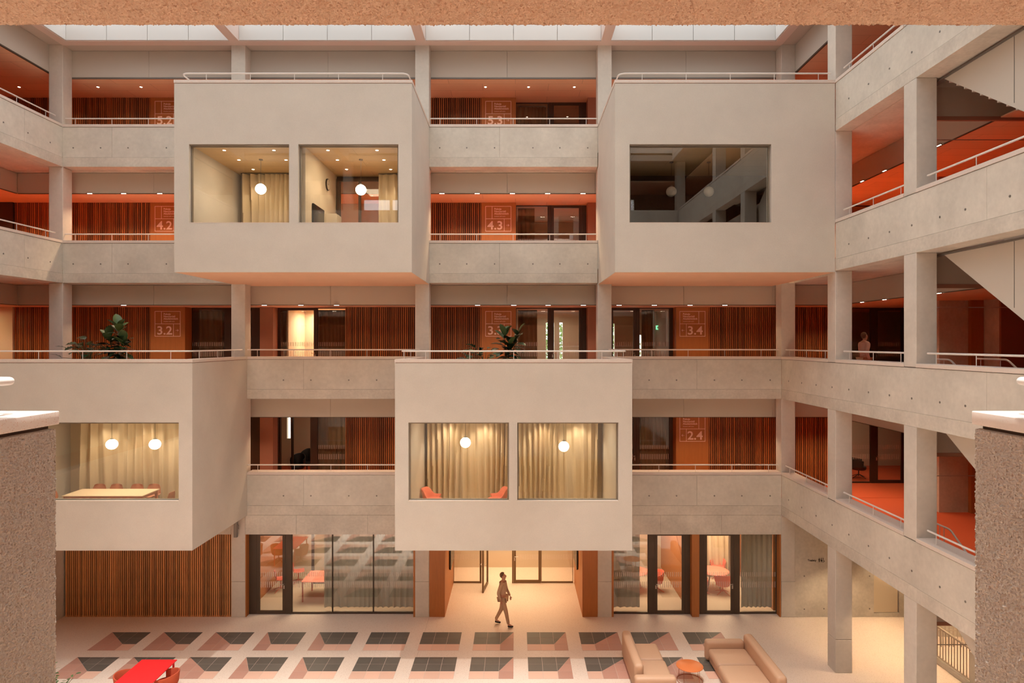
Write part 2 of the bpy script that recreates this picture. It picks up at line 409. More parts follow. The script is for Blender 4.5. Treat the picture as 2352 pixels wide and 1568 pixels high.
# ---- bulkheads: long pale panels below each slab edge
def bulkhead(label, mb, material, joints=()):
    o = thing('bulkhead', label, 'bulkhead', (0, 0, 0)); obj('panel', mb, material, o); return o
NAMES = {2: 'second', 3: 'third', 4: 'fourth', 5: 'top'}
for n in (2, 3, 4, 5):
    c = CEIL[n]; top = BOT[n + 1] if n < 5 else ROOFZ; yb = YB + .8 if n < 5 else YB + .48
    xl = XBL if n < 5 else XL - .48; xr = XBR if n < 5 else XR + .48; M = M_BULK if n < 5 else M_BULK5
    zz = c - .005 if n < 5 else c
    o = thing('bulkhead', f'pale bulkhead panels above the {NAMES[n]} storey corridor along the back', 'bulkhead', (0, yb, zz))
    xs = [x for x in (xl, -16.08, -12.9, -9.79, -6.6, -3.46, -.3, 2.84, 6.0, 9.16, xr)]
    xs = sorted({x for x in xs if xl <= x <= xr})
    for a, b in zip(xs, xs[1:]): obj('panel', MB().box(a + .004, b - .004, yb, yb + .06, zz, top - .012), M, o)
    if n < 5: obj('lower_trim', MB().box(xl, xr, yb + .005, yb + .055, zz - .02, zz), M_FRAME, o)
    else: obj('lower_trim', MB().box(xl, xr, yb + .004, yb + .055, zz - .05, zz), M_GREY, o)
    o = thing('bulkhead', f'pale bulkhead panels above the {NAMES[n]} storey gallery, facade away from the stairs', 'bulkhead', (xl, 10, zz))
    for a, b in zip((yb, 19, 15, 11, 7, 3), (19, 15, 11, 7, 3, -1)): obj('panel', MB().box(xl - .06, xl, b + .004, a - .004, zz, top - .012), M, o)
    obj('lower_trim', MB().box(xl - .055, xl - .005, -1, yb, zz - (.02 if n < 5 else .05), zz), M_FRAME, o)
    o = thing('bulkhead', f'pale bulkhead panels above the {NAMES[n]} storey gallery on the stair side', 'bulkhead', (xr, 10, zz))
    for a, b in zip((yb, 19, STY), (19, STY, 12) if n == 5 else (19, STY, STY)):
        if a - b > .1: obj('panel', MB().box(xr, xr + .06, b + .004, a - .004, zz, top - .012), M, o)
    obj('lower_trim', MB().box(xr + .005, xr + .055, STY if n < 5 else 12, yb, zz - (.02 if n < 5 else .05), zz), M_FRAME, o)
for n in (1, 2, 3, 4):                                    # headers across the end of the stair void
    c = CEIL[n]
    o = thing('bulkhead', f'pale header panel at the end of the stair void above the {["", "ground", "second", "third", "fourth"][n]} storey', 'bulkhead', (10.5, STY, c))
    obj('panel', MB().box(XR + .45, 14.2, STY, STY + .06, c + .03, BOT[n + 1]), M_BULK, o)
    obj('lower_trim', MB().box(XR + .45, 14.2, STY - .01, STY + .07, c - .06, c + .03), M_PIER, o)
    obj('guard_wire', MB().tube([(XR + .46, STY + .02, c - .52), (12.4, STY + .02, c - .52)], .012, 6), M_STEEL, o)

# ---- columns
def column(label, x, y, spans, taper=None):
    o = thing('concrete_column', label, 'column', (x + CW / 2, y + CW / 2, 0))
    for (a, b) in spans: obj('shaft', MB().box(x, x + CW, y, y + CW, a, b), M_CONCW, o, bevel=.014)
    return o
BSP = [(4.0, 7.52), (8.0, 11.51), (12.0, 15.51), (16.0, 19.72)]
column('concrete corner column between the back facade and the facade away from the stairs', CX[0], YB, [(0, 2.85)] + BSP)
column('back facade column beside the grey column speaker and the slatted ground wall', CX[1], YB, [(0, 1.22), (1.225, 3.515)] + BSP)
column('back facade column on the curtained side of the entrance passage', CX[2], YB, [(0, 1.22), (1.225, 3.515)] + BSP)
column('back facade column between the entrance passage and the round coral tables', CX[3], YB, [(0, 1.22), (1.225, 3.515)] + BSP)
spans = [(0, 3.52), (4.905, 7.52), (8.89, 11.51), (12.89, 15.51), (16.89, 19.72)]
column('concrete corner column by the toilets sign where the stair facade begins', CX[4], YB, [(0, 1.22), (1.225, 3.52)] + spans[1:])
column('stair facade column standing in front of the toilets sign', XR, YF, [(0, .95), (.955, 3.52)] + spans[1:])
column('stair facade column next to the barred stair guard railing', XR, 14.93, [(0, 3.52)] + spans[1:])
for i, y in enumerate((11.1, 7.3)):
    column(['stair facade column behind the near roughcast parapet, third from the corner', 'stair facade column nearest the camera, fourth from the corner'][i], XR, y, spans)

# ---- concrete parapets
def tie(o, pts, ax):
    for p in pts:
        q = Vector(p)
        d = Vector((0, -1, 0)) if ax == 'y' else Vector((-1, 0, 0)) if ax == 'x' else Vector((1, 0, 0))
        obj('tie_hole', MB().tube([q - d * .004, q + d * .003], .026, 8), M_GREY, o)
def parapet_back(n, x0, x1, label, cops=None):
    z0, z1 = BOT[n], COP[n]; o = thing('concrete_parapet', label, 'parapet', ((x0 + x1) / 2, YB, z0))
    cuts = [x0] + [x for x in (-13.9, -10.55, -7.3, -.55, 6.25) if x0 + .3 < x < x1 - .3] + [x1]
    for a, b in zip(cuts, cuts[1:]): obj('beam', MB().box(a + (.003 if a > x0 else 0), b - (.003 if b < x1 else 0), YB + .003, YB + .44, z0 + .33, z1 - .012), M_CONC, o)
    obj('lower_band', MB().box(x0, x1, YB, YB + .44, z0, z0 + .326), M_CONC2, o, bevel=.006)
    obj('shadow_joint', MB().box(x0, x1, YB + .02, YB + .42, z1 - .012, z1), M_FRAMED, o)
    for (a, b) in (cops or [(x0, x1)]): obj('coping', MB().box(a, b, YB - .012, YB + .46, z1, z1 + CT), M_COP, o, bevel=.006)
    zt = z1 - .72
    xs = {5: (168, 231, 294, 382, 1010, 1072, 1136, 1224, 1286, 1350)}[5] if x1 < 3.5 and (x0 < -12 or n > 3) else (651, 714, 801, 865, 1491, 1554, 1641, 1704, 1769)
    tie(o, [(PX(x, YB), YB, zt) for x in xs if x0 + .1 < PX(x, YB) < x1 - .1], 'y')
    return o
parapet_back(5, XL, -9.8, 'bare concrete parapet of the top storey, bay away from the stairs')
parapet_back(5, -2.97, 2.83, 'bare concrete parapet of the top storey between the two upper rooms')
parapet_back(4, XL, -9.8, 'bare concrete parapet of the fourth storey, bay away from the stairs')
parapet_back(4, -2.97, 2.83, 'bare concrete parapet of the fourth storey between the two upper rooms')
parapet_back(3, -9.25, -3.46, 'bare concrete parapet between the table room and the armchair room, third storey', [(-9.25, -3.46)])
parapet_back(3, 3.34, XR, 'bare concrete parapet of the third storey beneath the dark window room')
parapet_back(2, -9.25, -3.46, 'concrete parapet above the curtained glazing of the coral table room')
parapet_back(2, 3.34, XR, 'concrete parapet of the second storey above the oak pier')
# lintel under the second storey
o = thing('concrete_lintel', 'long concrete lintel above the ground floor glazing', 'lintel', (0, YB, 2.85))
for a, b in ((XL, -9.80), (-9.31, -7.55), (-7.55, -5.1), (-5.1, -3.46), (-2.97, 2.83), (3.32, 5.0), (5.0, 7.1), (7.1, XR)):
    obj('lintel_block', MB().box(a + .003, b - .003, YB, YB + .44, 2.85, 3.515), M_CONC2, o)
def parapet_side(n, y0, y1, label, right=True, cops=()):
    z0, z1 = BOT[n], COP[n]; X, d = (XR, 1) if right else (XL, -1)
    o = thing('concrete_parapet', label, 'parapet', (X, (y0 + y1) / 2, z0))
    def bx(a, b, ya, yb, c, e): return MB().box(min(X + d * a, X + d * b), max(X + d * a, X + d * b), ya, yb, c, e)
    cuts = [y0] + [y for y in (4.2, 12.7, 20.75) if y0 < y < y1] + [y1]
    for a, b in zip(cuts, cuts[1:]): obj('beam', bx(.003, .44, a + .003, b - .003, z0 + .33, z1 - .012), M_CONC, o)
    obj('lower_band', bx(0, .44, y0, y1, z0, z0 + .326), M_CONC2, o, bevel=.006)
    obj('shadow_joint', bx(.02, .42, y0, y1, z1 - .012, z1), M_FRAMED, o)
    for (a, b) in cops: obj('coping', bx(-.012, .46, a, b, z1, z1 + CT), M_COP, o, bevel=.006)
    ys = [17.95, 16.95, 16.0, 15.1, 14.1, 13.3, 12.1, 11.1, 21.9, 20.9, 19.9, 18.9]
    tie(o, [(X, y, z1 - .72) for y in ys if y0 < y < y1], 'x' if right else 'xx')
    return o
RC = [(18.69 - .02, 14.93 + CW), (14.93, 11.1 + CW), (11.1, 7.3 + CW), (7.3, 1.0)]
RC = [(15.41, 18.69), (11.58, 14.93), (7.78, 11.1), (1.0, 7.3)]
parapet_side(5, 1.0, YF, 'concrete parapet of the top gallery running along the stair facade', True, RC)
parapet_side(4, 1.0, YF, 'concrete parapet along the stair facade beneath the upper one-window room', True, RC)
parapet_side(3, 1.0, YB, 'concrete parapet along the stair facade, third storey', True, RC + [(19.17, 22.5)])
parapet_side(2, 1.0, YB, 'lowest concrete parapet sloping past the red carpet on the stair facade', True, RC + [(19.17, 22.5)])
parapet_side(5, 1.0, YB, 'top gallery concrete parapet on the facade away from the stairs', False, [(1.0, 22.49)])
parapet_side(4, 1.0, YB, 'fourth storey concrete parapet on the facade away from the stairs', False, [(1.0, 22.49)])
parapet_side(3, 1.0, YF, 'third storey concrete parapet on the facade away from the stairs', False, [(1.0, YF)])
parapet_side(2, 1.0, YF, 'second storey concrete parapet on the facade away from the stairs', False, [(1.0, YF)])
# ground-level walls
struct('wall_left', MB().box(XL - .3, XL, YFR, YB, 0, 3.52), M_CONC)
dx0, dx1 = PX(2008, YB), PX(2066, YB); dz0 = PZ(1408, YB)
w = struct('wall_back', MB().wall(XR + CW, XRO, 0, 3.52, YB + .02, YB + .25, [(dx0, dx1, dz0, 2.4)]), M_CONC2)
obj('wall_hatch', MB().box(dx0 + .015, dx1 - .035, YB + .05, YB + .09, dz0 + .015, 2.385), M_PALE, w)
tie(w, [(PX(1848, YB), YB + .02, PZ(1323, YB)), (PX(1848, YB), YB + .02, PZ(1399, YB)), (PX(1998, YB), YB + .02, PZ(1323, YB)), (PX(1998, YB), YB + .02, PZ(1398, YB)), (PX(1893, YB), YB + .02, PZ(1398, YB))], 'y')
# camera-side facade, seen only as reflections
m = MB()
for n in (3, 4, 5): m.box(XL, -9.5 if n == 3 else -3.7, .15, .6, BOT[n], COP[n] + CT).box(XR if n == 3 else 3.7, XR + .4, .15, .6, BOT[n], COP[n] + CT)
m.box(XL, XR, .15, .6, 3.0, 4.9)
for x in CX: m.box(x, x + CW, .1, .58, 0, 19.72)
struct('wall_front', m, M_CONC)
m = MB()
x = -14.5
while x < 15.5:
    if not (-9.7 < x < -6.2 or -12.4 < x < -11): m.box(x, x + .045, YFR, YFR + .05, 16.0, 18.79); m.box(x, x + .045, YFR, YFR + .05, 12.0, 14.79)
    x += .075
o = struct('wall_front', MB().box(-14.6, 15.6, YFR - .01, YFR + .004, 12, 14.79), M_SLATB)
q = obj('slats', m, M_SLAT, o); q['kind'] = 'stuff'

# ---- core walls behind the stairs
for n, (za, zb_) in enumerate([(0, 2.8), (4, 6.81), (8, 10.81), (12, 14.79), (16, 18.79)]):
    w = struct('wall_right', MB().box(13.62, 14.95, 21.0, 22.4, za, zb_).box(14.96, XRO, 20.2, 22.4, za, zb_), M_CONC2 if n in (0, 1, 2) else M_PIER)
    if n in (1, 2):
        obj('wood_reveal', MB().box(14.55, 14.95, 20.85, 20.99, za, zb_), M_WOOD, w)
        obj('terracotta_panel', MB().box(14.96, XRO, 20.12, 20.19, za, zb_), M_PIER, w)

# ---- skylight
sk = thing('skylight', 'white skylight well with pinkish frame beams above the atrium', 'skylight', (-3.2, 11.5, ROOFZ))
zf = ROOFZ - .03
obj('edge_frame', MB().box(XL, XR, YB - .3, YB, zf, ROOFZ).box(XL, XL + .3, .6, YB - .3, zf, ROOFZ).box(XR - .3, XR, .6, YB - .3, zf, ROOFZ).box(XL, XR, .6, .9, zf, ROOFZ), M_SKYF, sk)
for xc in (CX[1] + .24, CX[2] + .24, CX[3] + .24):
    b = obj('beam', MB().box(xc - .165, xc + .165, .9, YB - .3, zf, ROOFZ + .7), M_SKYF, sk)
    obj('beam_soffit', MB().box(xc - .10, xc + .10, .9, YB - .36, zf - .012, zf), M_SKYF, b)
edges = [XL + .3, CX[1] + .24, CX[2] + .24, CX[3] + .24, XR - .3]
for a, b in zip(edges, edges[1:]):
    a += .165 if a > -15 else .03; b -= .165 if b < 8 else .03; k = 4; w = (b - a) / k
    for i in range(k): obj('panel', MB().box(a + i * w + .008, a + (i + 1) * w - .008, YB - .335, YB - .302, ROOFZ, ROOFZ + 1.0), M_SKYP, sk)
for i in range(14):
    ya = .9 + i * 1.52
    for x0, x1 in ((XL + .302, XL + .335), (XR - .335, XR - .302)): obj('panel', MB().box(x0, x1, ya + .008, min(ya + 1.512, YB - .34), ROOFZ, ROOFZ + 1.0), M_SKYP, sk)
for a, b in zip(edges, edges[1:]):
    for i in range(7): obj('pane', MB().box(a, b, .9 + i * 3.0, min(.9 + (i + 1) * 3.0, YB - .3), ROOFZ + 1.02, ROOFZ + 1.05), M_SKYG, sk)
obj('kerb', MB().box(XL + .2, XL + .3, .8, YB - .2, ROOFZ + .3, ROOFZ + 1.1).box(XR - .3, XR - .2, .8, YB - .2, ROOFZ + .3, ROOFZ + 1.1).box(XL + .2, XR - .2, YB - .3, YB - .2, ROOFZ + .3, ROOFZ + 1.1).box(XL + .2, XR - .2, .7, .9, ROOFZ + .3, ROOFZ + 1.1), M_SKYP, sk)
# ------------------------------------------------------------------ cantilevered rooms
def zF(y): return PZ(y, YF)
def xF(x): return PX(x, YF)
def room(label, x0, x1, n, wins, coatings, lcop=True, rcop=True, lwall=True, rwall=True, group=None):
    z0 = {2: 3.505, 4: 11.47}[n]; z1 = COP[n + 1]; fl = FL[n]; rf = FL[n + 1]; T = .36
    o = thing('cantilevered_room', label, 'room', ((x0 + x1) / 2, YF, z0), group)
    holes = [(xF(a), xF(b), zF(d), zF(c)) for (a, b, c, d) in wins]
    s = MB().wall(x0, x1, z0, z1 - .014, YF, YF + T, holes)
    s.box(x0, x0 + .4, YF + T, YB - .002, z0, z1 - .014).box(x1 - .4, x1, YF + T, YB - .002, z0, z1 - .014)
    obj('shell', s, M_PLAS, o)
    obj('soffit', MB().box(x0 + .02, x1 - .02, YF + .02, YB + .75, z0 - .004, z0 + .03), M_SOFF, o)
    obj('floor_slab', MB().box(x0 + .4, x1 - .4, YF + T, YB - .01, z0 + .04, fl), M_CARP, o)
    obj('room_ceiling', MB().box(x0 + .4, x1 - .4, YF + T, YB - .01, fl + 3.15, fl + 3.2), M_WOODL, o)
    obj('terrace_floor', MB().box(x0 + .4, x1 - .4, YF + T, YB + .45, fl + 3.3, rf), M_FLOOR, o)
    cw = .40
    c = MB().box(x0 - .012, x1 + .012, YF - .012, YF + cw, z1, z1 + CT)
    obj('coping', c, M_COP, o, bevel=.006)
    for f, a, b in ((lcop, x0 - .012, x0 + cw), (rcop, x1 - cw, x1 + .012)):
        if f: obj('coping', MB().box(a, b, YF + cw + .004, YB - .012, z1, z1 + CT), M_COP, o, bevel=.006)
    obj('shadow_joint', MB().box(x0 + .015, x1 - .015, YF + .015, YF + .3, z1 - .014, z1).box(x0 + .015, x0 + .3, YF + .3, YB - .03, z1 - .014, z1).box(x1 - .3, x1 - .015, YF + .3, YB - .03, z1 - .014, z1), M_PIER, o)
    for h in holes:
        a, b, c_, d = h; fy = YF + .12
        fr = MB().wall(a + .002, b - .002, c_ + .002, d - .002, fy, fy + .06, [(a + .045, b - .045, c_ + .035, d - .045)])
        fr.box(a + .002, b - .002, YF + .03, fy, d - .03, d - .002)
        w = obj('window_frame', fr, M_WFRAME, o)
        obj('pane', MB().box(a + .045, b - .045, fy + .025, fy + .03, c_ + .035, d - .045), coatings, w)
        obj('sill', MB().box(a + .002, b - .002, YF - .004, fy, c_ + .001, c_ + .016), M_COP, o)
    return o
RA = room('upper cantilevered room with two lit windows, clock inside', -9.77, -2.966, 4, [(434, 664, 331, 512), (685, 915, 331, 512)], M_GLASS)
RB = room('upper cantilevered room with one dark unlit window, against the stair facade', 2.85, XR - .012, 4, [(1446, 1771.5, 331, 512)], M_GLASSR, rcop=False)
RC_ = room('lower cantilevered room showing a long meeting table behind its window', XL + .01, -9.25, 2, [(60, 410.5, 970, 1151)], M_GLASS, lcop=False)
RD = room('lower central cantilevered room with orange armchairs behind its windows', -3.45, 3.34, 2, [(938, 1169, 970, 1151), (1188, 1420.5, 970, 1151)], M_GLASS)
# inner walls (parts of their rooms)
def inner(o, x0, x1, z0, z1, y0, y1, m=M_PALE, name='inner_wall', holes=()): return obj(name, MB().wall(x0, x1, z0, z1, y0, y1, holes), m, o)
inner(RA, -9.36, -6.23, 12, 15.15, 22.3, 22.4); inner(RA, -6.13, -3.37, 12, 15.15, 22.42, 22.46, M_FRAME, holes=[(-6.0, -4.55, 12.1, 15.0)])
obj('partition', MB().box(-6.23, -6.13, YF + .36, 22.42, 12, 15.15), M_PALE, RA)
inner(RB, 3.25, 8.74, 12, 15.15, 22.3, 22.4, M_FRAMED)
inner(RC_, -15.19, -9.65, 4, 7.15, 22.3, 22.4)
inner(RD, -3.05, 2.94, 4, 7.15, 22.3, 22.4)
obj('partition', MB().box(-.05, .06, YF + .36, 22.3, 4, 7.15), M_PALE, RD)
# curtains
def curtain(label, x0, x1, y, z0, z1, material, pitch=.20, amp=.085, seed=0, name='curtain', lean=0.0, group=None):
    rnd = random.Random(seed); n = int((x1 - x0) / .028); ph = [rnd.uniform(0, 6.28) for _ in range(3)]
    m = MB(); rows = 7; vs = []
    for j in range(rows + 1):
        t = j / rows
        for i in range(n + 1):
            x = x0 + (x1 - x0) * i / n
            u = x + .10 * math.sin(x * 2.3 + ph[1]) + .03 * math.sin(3 * t + x * 4)
            a = amp * (.75 + .35 * math.sin(x * 3.1 + ph[2]) + .15 * t)
            yy = y + a * math.sin(2 * math.pi * u / pitch + ph[0]) + .3 * a * math.sin(4 * math.pi * u / pitch + ph[1])
            vs.append((x + lean * t * (x - x0) / max(x1 - x0, .01), yy, z1 + (z0 - z1) * t))
    fs = [(j * (n + 1) + i, j * (n + 1) + i + 1, (j + 1) * (n + 1) + i + 1, (j + 1) * (n + 1) + i) for j in range(rows) for i in range(n)]
    m.add(vs, fs)
    o = thing(name, label, 'curtain', ((x0 + x1) / 2, y, z0), group)
    obj('cloth', m, material, o, smooth=True)
    obj('track', MB().box(x0, x1, y - .02, y + .02, z1, z1 + .03), M_GREY, o)
    return o
curtain('beige curtain behind the first pendant of the upper clock room', -9.2, -7.0, 21.9, 12.02, 15.1, M_CURT, seed=1)
curtain('short beige curtain beside the glazed door in the upper clock room', -4.6, -3.4, 21.95, 12.02, 15.1, M_CURT, seed=2)
curtain('long beige curtain behind the meeting table', -14.55, -9.7, 21.9, 4.02, 7.1, M_CURT, seed=3, pitch=.34)
curtain('beige curtain behind the two orange armchairs', -2.95, -.25, 21.9, 4.02, 7.1, M_CURT, seed=4)
curtain('beige curtain behind the single pendant next to the wall screen', .1, 2.75, 21.9, 4.02, 7.1, M_CURT, seed=5)

# ------------------------------------------------------------------ corridor back walls: slats, sign boards, glazed screens
SLATM = {}
def slats(label, x0, x1, y, z0, z1, base=False):
    key = (round(z1 - z0, 3), base)
    if key not in SLATM: SLATM[key] = MB().box(-.02, .02, 0, .045, 0, z1 - z0).mesh('slat', M_SLAT_LIT if base else M_SLAT)
    o = thing('slat_wall', label, 'slat wall', ((x0 + x1) / 2, y, z0))
    obj('backing', MB().box(x0, x1, y + .05, y + .12, z0, z1), M_SLATB, o)
    n = int((x1 - x0) / .0722); p = (x1 - x0) / n
    for i in range(n): put('slat', SLATM[key], o, True, (x0 + p * (i + .5) - (x0 + x1) / 2, 0, 0))
    if base: obj('base_rail', MB().box(x0, x1, y + .01, y + .05, z0 - .001, z0 + .05), M_WOOD, o)
    return o
SX = [(-19.09, -13.92), (-6.49, -1.31), (7.365, 12.42)]
slats('dark slatted wood wall on the ground floor under the table room', PX(148, YB), PX(533, YB), YB + .03, 0, 2.85, True)
slats('slatted wood wall of the top storey, bay away from the stairs', *SX[0], YS, 16, 18.79)
slats('slatted wood wall of the top storey, bay between the two upper rooms', -3.3, -1.31, YS, 16, 18.79)
slats('slatted wood wall of the fourth storey, bay away from the stairs', *SX[0], YS, 12, 14.79)
slats('slatted wood wall of the fourth storey, bay between the two upper rooms', -3.3, -1.31, YS, 12, 14.79)
slats('slatted wood wall behind the fig and monstera plants above the table room', *SX[0], YS, 8, 10.81)
slats('slatted wood wall of the third storey running behind a column to the warm lit pane', *SX[1], YS, 8, 10.81)
slats('slatted wood wall of the third storey nearest the stair gallery', *SX[2], YS, 8, 10.81)
slats('slatted wood wall beside the open dark door of the second storey', -6.49, -4.0, YS, 4, 6.81)
slats('slatted wood wall of the second storey nearest the stair gallery', *SX[2], YS, 4, 6.81)

STO = {2: 'second', 3: 'third', 4: 'fourth', 5: 'top'}; BAY = {'2': 'bay away from the stairs', '3': 'middle bay', '4': 'bay next to the stairs'}
def sign(num, x0, x1, n, flip=False):
    z = FL[n]; sc = YS / F
    b = thing('sign_board', f'oak veneer board holding the sign on the {STO[n]} storey, {BAY[num[2]]}', 'wall panel', ((x0 + x1) / 2, YS, z))
    obj('veneer', MB().box(x0, x1, YS, YS + .1, z, CEIL[n]), M_WOOD, b)
    yr = YR - .005
    if flip: obj('return', MB().box(x0 - .001, x0 + .05, YS + .1, yr, z, CEIL[n]), M_WOOD, b)
    else: obj('return', MB().box(x1 - .05, x1 + .001, YS + .1, yr, z, CEIL[n]), M_WOOD, b)
    w, h = .98, .965
    fx0 = {'2': PX(355.5, YS), '3': PX(1115, YS), '4': PX(1561, YS)}[num[2]]; fz1 = z + 2.655; fz0 = fz1 - h; mid = fz1 - .483; y = YS - .003; t = .009
    s = thing('room_sign', f'pale printed Pokoje Nauczycieli Akademickich sign on the {STO[n]} storey, {BAY[num[2]]}', 'sign', (fx0 + w / 2, YS, fz0))
    d1 = fx0 + (w - .25 if flip else .255); d2 = fx0 + (.255 if flip else w - .265)
    fr = MB().box(fx0, fx0 + w, y, YS, fz0, fz0 + t * 2).box(fx0, fx0 + w, y, YS, fz1 - t * 2, fz1).box(fx0, fx0 + t * 2, y, YS, fz0 + t * 2, fz1 - t * 2).box(fx0 + w - t * 2, fx0 + w, y, YS, fz0 + t * 2, fz1 - t * 2)
    fr.box(fx0 + t * 2, fx0 + w - t * 2, y, YS, mid - t, mid + t).box(d1 - t, d1 + t, y, YS, mid + t, fz1 - t * 2).box(d2 - t, d2 + t, y, YS, fz0 + t * 2, mid - t)
    obj('border', fr, M_SIGN, s)
    tx = fx0 + (.125 if flip else .335)
    for k, wd in enumerate(('Pokoje', 'Nauczycieli', 'Akademickich')): text(wd, .098, (tx, y, fz1 - .142 - k * .089), M_SIGN, s, bold=.002, sx=1.0)
    text('Academic staff rooms', .048, (tx, y, fz1 - .405), M_SIGN, s, bold=.0005)
    text(num, .445, (fx0 + (.29 if flip else .075), y, fz0 + .08), M_SIGN, s, name='number', bold=.007, sx=1.10)
    ac = fx0 + (.13 if flip else w - .13); az = fz0 + .235; dr = -1 if flip else 1
    a = MB().box(ac - .055, ac + .055, y, YS, az - .006, az + .006)
    for sg in (1, -1):
        a.prism([(ac + dr * .058, az + sg * .001), (ac + dr * .014, az + sg * .043), (ac + dr * .004, az + sg * .034), (ac + dr * .042, az)], 'y', y, YS)
    obj('arrow', a, M_SIGN, s)
for n in (3, 4, 5): sign(f'{n}.2', -13.92, -12.59, n); sign(f'{n}.3', -1.31, .017, n)
for n in (2, 3): sign(f'{n}.4', 6.12, 7.365, n, True)

def screen(label, y, z0, z1, items, material=M_FRAMED, marks=True, glass=M_GLASS, name='glazed_screen', mz=None):
    """items: (kind, x0, x1); fix = glazed panel, door = glazed door leaf, post = solid post, open = doorway with its leaf swung away"""
    xa, xb = items[0][1], items[-1][2]
    o = thing(name, label, 'glazing', ((xa + xb) / 2, y, z0))
    mk = MB(); m1, m2 = mz or (z0 + .92, z0 + 1.30)
    for it in items:
        k, a, b = it[:3]
        if k == 'post': obj('post', MB().box(a, b, y - .02, y + .08, z0, z1), material, o, bevel=.006); continue
        if k == 'open': obj('door_frame', MB().wall(a, b, z0, z1, y - .02, y + .08, [(a + .05, b - .05, z0 - 1, z1 - .07)]), material, o); continue
        ft, fb, fs = (.035, .055, .02) if k == 'fix' else (.10, .115, .105)
        yy = y if k == 'fix' else y - .012
        f = obj('panel_frame' if k == 'fix' else 'door_leaf', MB().wall(a + .003, b - .003, z0, z1, yy, yy + .06, [(a + fs, b - fs, z0 + fb, z1 - ft)]), material, o)
        obj('pane', MB().box(a + fs, b - fs, yy + .028, yy + .032, z0 + fb, z1 - ft), glass, f)
        if k == 'door':
            hx = b - fs / 2 if (len(it) < 4 or it[3] == 'r') else a + fs / 2; dr = -1 if (len(it) < 4 or it[3] == 'r') else 1
            obj('handle', MB().tube([(hx, yy, z0 + 1.05), (hx, yy - .05, z0 + 1.05), (hx + dr * .13, yy - .05, z0 + 1.05)], .011, 6).box(hx - .018, hx + .018, yy - .006, yy, z0 + .88, z0 + 1.0), M_STEEL, f)
        if marks:
            nn = int((b - a - 2 * fs) / .067)
            for i in range(nn):
                x = a + fs + (b - a - 2 * fs) * (i + .5) / nn
                mk.box(x - .008, x + .008, y + .012, y + .016, m1, m1 + .205).box(x - .008, x + .008, y + .012, y + .016, m2 + .02, m2 + .175)
    if marks and mk.v: obj('film_markings', mk, M_MARK, o)['kind'] = 'stuff'
    return o
def g(x): return PX(x, YR)
OPN = [(-12.59, -9.74), (-9.24, -6.49), (.017, 2.753), (3.5, 6.12), (12.45, 15.4)]
def rec(n, k, items, label): return screen(label, YR, FL[n], CEIL[n], items)
u1 = [('fix', g(440), g(516)), ('post', g(516), g(531)), ('door', g(531), g(584), 'l'), ('post', g(584), -9.74)]
u2 = [('post', -9.24, g(638)), ('door', g(638), g(727), 'r'), ('post', g(727), g(729)), ('fix', g(729), -6.49)]
u3 = [('fix', .017, g(1259)), ('post', g(1259), g(1266)), ('door', g(1266), g(1336), 'l'), ('post', g(1336), 2.753)]
u4 = [('post', 3.5, g(1402)), ('door', g(1402), g(1461), 'r'), ('post', g(1461), g(1468)), ('fix', g(1468), g(1538)), ('post', g(1538), 6.12)]
u5 = [('post', 12.45, g(1945)), ('fix', g(1945), g(2000)), ('post', g(2000), g(2010)), ('door', g(2010), g(2076), 'l'), ('post', g(2076), 15.4)]
rec(5, 3, u3, 'dark glazed door screen on the top storey between the upper rooms')
rec(4, 3, u3, 'dark glazed door screen on the fourth storey between the upper rooms')
rec(3, 1, u1, 'dark glazed door screen on the third storey above the table room')
rec(3, 2, u2, 'dark glazed door screen with a warm lit pane, third storey')
rec(3, 3, u3, 'dark glazed door screen on the third storey behind the fiddle leaf fig')
rec(3, 4, u4, 'dark glazed door screen with green exit light behind, third storey')
rec(3, 5, u5, 'black glazed door screen at the far end of the third storey stair gallery')
rec(2, 2, [('post', -9.24, g(636)), ('open', g(636), g(716)), ('post', g(716), g(729)), ('fix', g(729), -6.49)], 'dark glazed screen with an open doorway, second storey')
rec(2, 4, u4, 'dark glazed door screen on the second storey beside the armchair room')
rec(2, 5, u5, 'dark glazed door screen behind the red carpet of the stair gallery')
rec(4, 5, u5, 'dark glazed door screen at the end of the fourth storey stair gallery')
M_CURTB = mat('brown_curtain', (.16, .085, .035), .9)
for n, a, b, lab in ((5, .1, 1.2, 'top storey, by the middle sign'), (4, .1, .75, 'fourth storey, by the middle sign'), (3, -12.4, -11.5, 'third storey, above the table room'), (3, -7.75, -6.6, 'third storey, beside the warm lit pane'), (3, .1, .85, 'third storey, behind the fig'), (3, 4.95, 5.45, 'third storey, beside the exit light'), (2, -7.75, -6.6, 'second storey, beside the open doorway'), (2, 4.9, 5.9, 'second storey, by the sign board')):
    curtain('brown curtain hanging inside the dark glass, ' + lab, a, b, YR + .22, FL[n] + .02, CEIL[n] - .1, M_CURTB, seed=n + int(a * 7), pitch=.16, amp=.035)
# leaf of the open second-storey door
o = thing('open_door', 'dark glazed door leaf standing open on the second storey', 'door', (g(637), YR, 4))
f = obj('leaf', MB().wall(0, .95, 0, 2.7, 0, .06, [(.1, .85, .115, 2.6)]), M_FRAMED, o, local=True); f.rotation_euler = (0, 0, math.radians(76)); f.location = (.07, .1, 0)
q = obj('pane', MB().box(.1, .85, .028, .032, .115, 2.6), M_GLASS, f, local=True)
